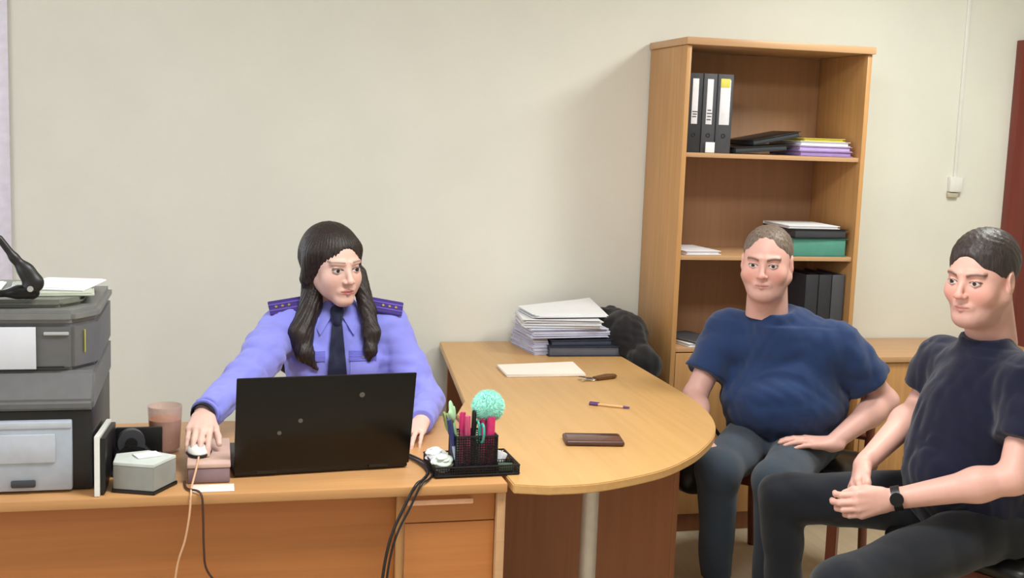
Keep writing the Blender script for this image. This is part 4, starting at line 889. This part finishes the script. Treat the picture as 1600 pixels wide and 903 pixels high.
V, Q = H.mesh(); V = relax(V, Q, 1, .4); A_ = np.array(HW); V = V@A_[:3, :3].T+A_[:3, 3]; np_obj('hair', [(V, Q, None)], M['hairw'], wm)
T = Field((-.30, -.62, .0), (.30, .22, .68), .009); T.ell((0, .04, .55), (.175, .13, .095), 0)
for sx in (-1, 1): T.cone((sx*.09, .02, .54), (sx*.10, -.40, .53), .085, .060, .04).cone((sx*.10, -.40, .53), (sx*.09, -.33, .10), .058, .045, .02)
sdf_obj('trousers', T, M['trouw'], wm)
for sx in (-1, 1): shoe(wm, (sx*.09, -.34), sx*-.1)

# ------------------------------------------------------------------ THE TWO MEN
def mans_hair(HM, mat, parent, bald):
    H = Field((-.11, -.13, -.10), (.11, .15, .16), .0026)
    if bald:
        H.ell((0, .020, .040), (.0765, .0945, .0845), 0); H.ell((0, -.112, .0), (.064, .090, .118), .012, 'sub'); H.ell((0, -.10, -.10), (.10, .105, .125), .012, 'sub'); H.plane((0, 0, -.055), (0, -.2, -1), .01)
    else:
        H.ell((0, .020, .044), (.0805, .0980, .0905), 0); H.ell((0, -.112, -.020), (.070, .074, .112), .010, 'sub'); H.ell((0, -.10, -.10), (.10, .105, .115), .012, 'sub'); H.plane((0, 0, -.060), (0, -.2, -1), .01)
    for sx in (-1, 1): H.ell((sx*.080, .010, -.004), (.016, .021, .030), .004, 'sub')
    H.warp(lambda x, y, z: .0005*np.sin(330*x+90*z+8*np.sin(40*y))+.0005*np.sin(310*y+120*z+7*np.sin(50*x)))
    V, Q = H.mesh(); A_ = np.array(HM); V = V@A_[:3, :3].T+A_[:3, 3]; return np_obj('hair', [(V, Q, None)], mat, parent)
def man(key, root, shL, shR, elL, elR, wrL, wrR, kneeL, kneeR, anL, anR, torso, HM, shirtm, troum, hairm, bald, hands, sleeve, slR, neckz, seed, fat=1.0, armr=1.0, headfat=1.1, yawshoe=0):
    LP, LV = local_of(root); shL, shR, elL, elR, wrL, wrR, kneeL, kneeR, anL, anR = [LP(*p) for p in (shL, shR, elL, elR, wrL, wrR, kneeL, kneeR, anL, anR)]
    mid = (shL+shR)/2
    lo, hi = bounds([shL, shR, elL, elR, (0, 0, .5), (0, -.15, .7), mid+(0, 0, .1)], .24)
    S = Field(lo, hi, .006)
    for i, (c, r) in enumerate(torso): S.ell(c, r, .09 if i else 0)
    a = shR+(mid-shR)*.22; b = shL+(mid-shL)*.22; S.cone(a, b, .070*fat, None, .07)
    hc = np.array(HM.translation); nk = np.array((mid[0]*.5+hc[0]*.5, mid[1]*.45+hc[1]*.55+.02, mid[2])); S.cone(mid+(0, .0, .02), nk+(0, .0, neckz), .100, .072, .06)
    SL = []
    for sh, el in ((shR, elR), (shL, elL)):
        e_ = sh+(el-sh)*sleeve; d_ = nrm(el-sh); S.cone(sh, sh+(e_-sh)*.35, .066*fat, .068*fat, .05)
        G = Field(lo, hi, .006); G.cone(sh, e_+d_*.05, .066*fat, slR, 0); G.plane(e_, d_, .004); SL.append(G)
    for G in SL: k = .03; hh = np.clip(.5+.5*(S.f-G.f)/k, 0, 1); S.f = S.f*(1-hh)+G.f*hh-k*hh*(1-hh)
    S.warp(wr(seed, 22, .011, (1, 1, .8)), None, (hi[0], hi[1], mid[2]+.05)); S.warp(wr(seed+1, 52, .0045))
    S.ell(nk+(0, -.015, neckz+.050), (.085, .10, .040), .006, 'sub')
    shirt = sdf_obj('shirt', S, shirtm, root, 1)
    # skin: arms with hands, head with neck
    parts = [(*head(key, HM, .0019, headfat, .057 if key == 'm2' else .060, (0, .05, -.19)), (0, 0, mid[2]+.03), (0, 0, -1))]
    for sh, el, wr_, hk in ((shR, elR, wrR, hands[0]), (shL, elL, wrL, hands[1])):
        lo, hi = bounds([sh, el, wr_], .23); F = Field(lo, hi, .0032)
        m1 = el+(wr_-el)*.28
        F.cone(sh, el, .050*armr, .044*armr, 0); F.cone(el, m1, .044*armr, .046*armr, .02); F.cone(m1, wr_, .046*armr, .029*armr, .03)
        d, n, side, curl, sc, spread, th, tc = hk; hand(F, wr_, LV(*d), LV(*n), side, curl, sc, spread, th, tc, 1.06); parts.append((*limb(key, F), tuple(sh+(el-sh)*.12), tuple(sh-el)))
    body_obj('body', parts, M['skin'], root)
    mans_hair(HM, hairm, root, bald)
    lo, hi = bounds([(0, .05, .5), kneeL, kneeR, anL, anR], .22); lo[2] = .0; T = Field(lo, hi, .008)
    T.ell((0, .02, .555), (.20, .17, .105), 0)
    for sx, kn, an in ((-1, kneeR, anR), (1, kneeL, anL)):
        hp = np.array((sx*.10, .0, .555)); T.cone(hp, kn, .102, .074, .05); T.cone(kn, an, .072, .052, .03)
        f_k = kn
    T.warp(wr(seed+5, 20, .007)); T.plane((0, 0, .09), (0, 0, -1)); T.plane((0, 0, .455), (0, 0, -1), .01, (-.22, -.22, 0), (.22, .3, 1)) ; sdf_obj('trousers', T, troum, root)
    for an in (anR, anL): shoe(root, (an[0], an[1]), yawshoe)
    return S, shirt
m1 = thing('person', (2.11, 4.03, 0), 'person in a dark blue short-sleeved top seated between the table and the bookcase', 'person', -.62)
HM1 = RT(tuple(local_of(m1)[0](1.902, 3.875, 1.215)), .02, .10) @ Matrix.Diagonal((1.13, 1.07, 1.05, 1))
man('m1', m1, (2.175, 3.815, .930), (1.850, 4.060, .940), (2.370, 3.800, .720), (1.715, 4.015, .700), (2.115, 3.715, .590), (1.655, 3.810, .595),
    (1.850, 3.600, .490), (1.700, 3.740, .500), (1.88, 3.66, .09), (1.745, 3.80, .09),
    [((0, -.085, .86), (.185, .145, .160)), ((-.010, -.115, .700), (.222, .195, .155)), ((0, -.02, .57), (.215, .18, .11))], HM1, M['navy1'], M['jeans'], M['hair1'], True,
    [((.15, -.6, -.60), (.3, .5, -.6), 1, (.35, .45, .3), 1.0, .1, .6, .2), ((-1, .05, .10), (.1, .2, -1), -1, (.10, .18, .15), 1.03, .06, .7, .1)], .64, .078, .078, 41, 1.05, 1.0, 1.16)
m2 = thing('person', (2.285, 3.060, 0), 'person in a black T-shirt and dark trousers seated at the right edge, hands clasped', 'person', -1.12)
HM2 = RT(tuple(local_of(m2)[0](2.155, 3.010, 1.272)), -.04, .14) @ Matrix.Diagonal((1.16, 1.10, 1.08, 1))
S2, sh2 = man('m2', m2, (2.235, 2.835, 1.000), (2.195, 3.230, .985), (2.125, 2.750, .752), (2.160, 3.260, .835), (1.850, 2.910, .652), (1.865, 3.085, .702),
    (1.650, 2.790, .455), (1.785, 3.420, .500), (1.66, 2.80, .09), (1.83, 3.44, .09),
    [((0, -.100, .86), (.180, .145, .180)), ((-.025, -.110, .70), (.172, .195, .16)), ((-.01, -.03, .58), (.195, .19, .11))], HM2, M['navy2'], M['trou2'], M['hair2'], False,
    [((-.75, -.75, -.62), (.1, -.75, -.60), 1, (.45, .75, .5), 1.04, .03, .3, .35), ((-1, .10, -.16), (0, 1, -.15), -1, (.50, .80, .55), 1.06, .03, .35, .35)], .62, .074, .085, 61, 1.03, .97, 1.12)
LP, LV = local_of(m2); wl = LP(1.850, 2.910, .652); el = LP(2.125, 2.750, .752); dd = nrm(wl-el); c_ = wl-dd*.022
q = Vector(dd).to_track_quat('Z', 'Y').to_matrix().to_4x4(); m = MB(); m.lathe([(.033, -.012), (.0365, -.012), (.0365, .012), (.033, .012), (.033, -.012)]); wt = m.build('wristwatch', M['black'], m2, mat=Matrix.Translation(c_) @ q)
nn = LV(0, -1, .35); nn = nrm(nn-dd*(nn@dd)); m = MB(); m.cyl(c_+nn*.030, c_+nn*.042, .019, seg=24); m.build('watch_face', M['blackgloss'], wt)
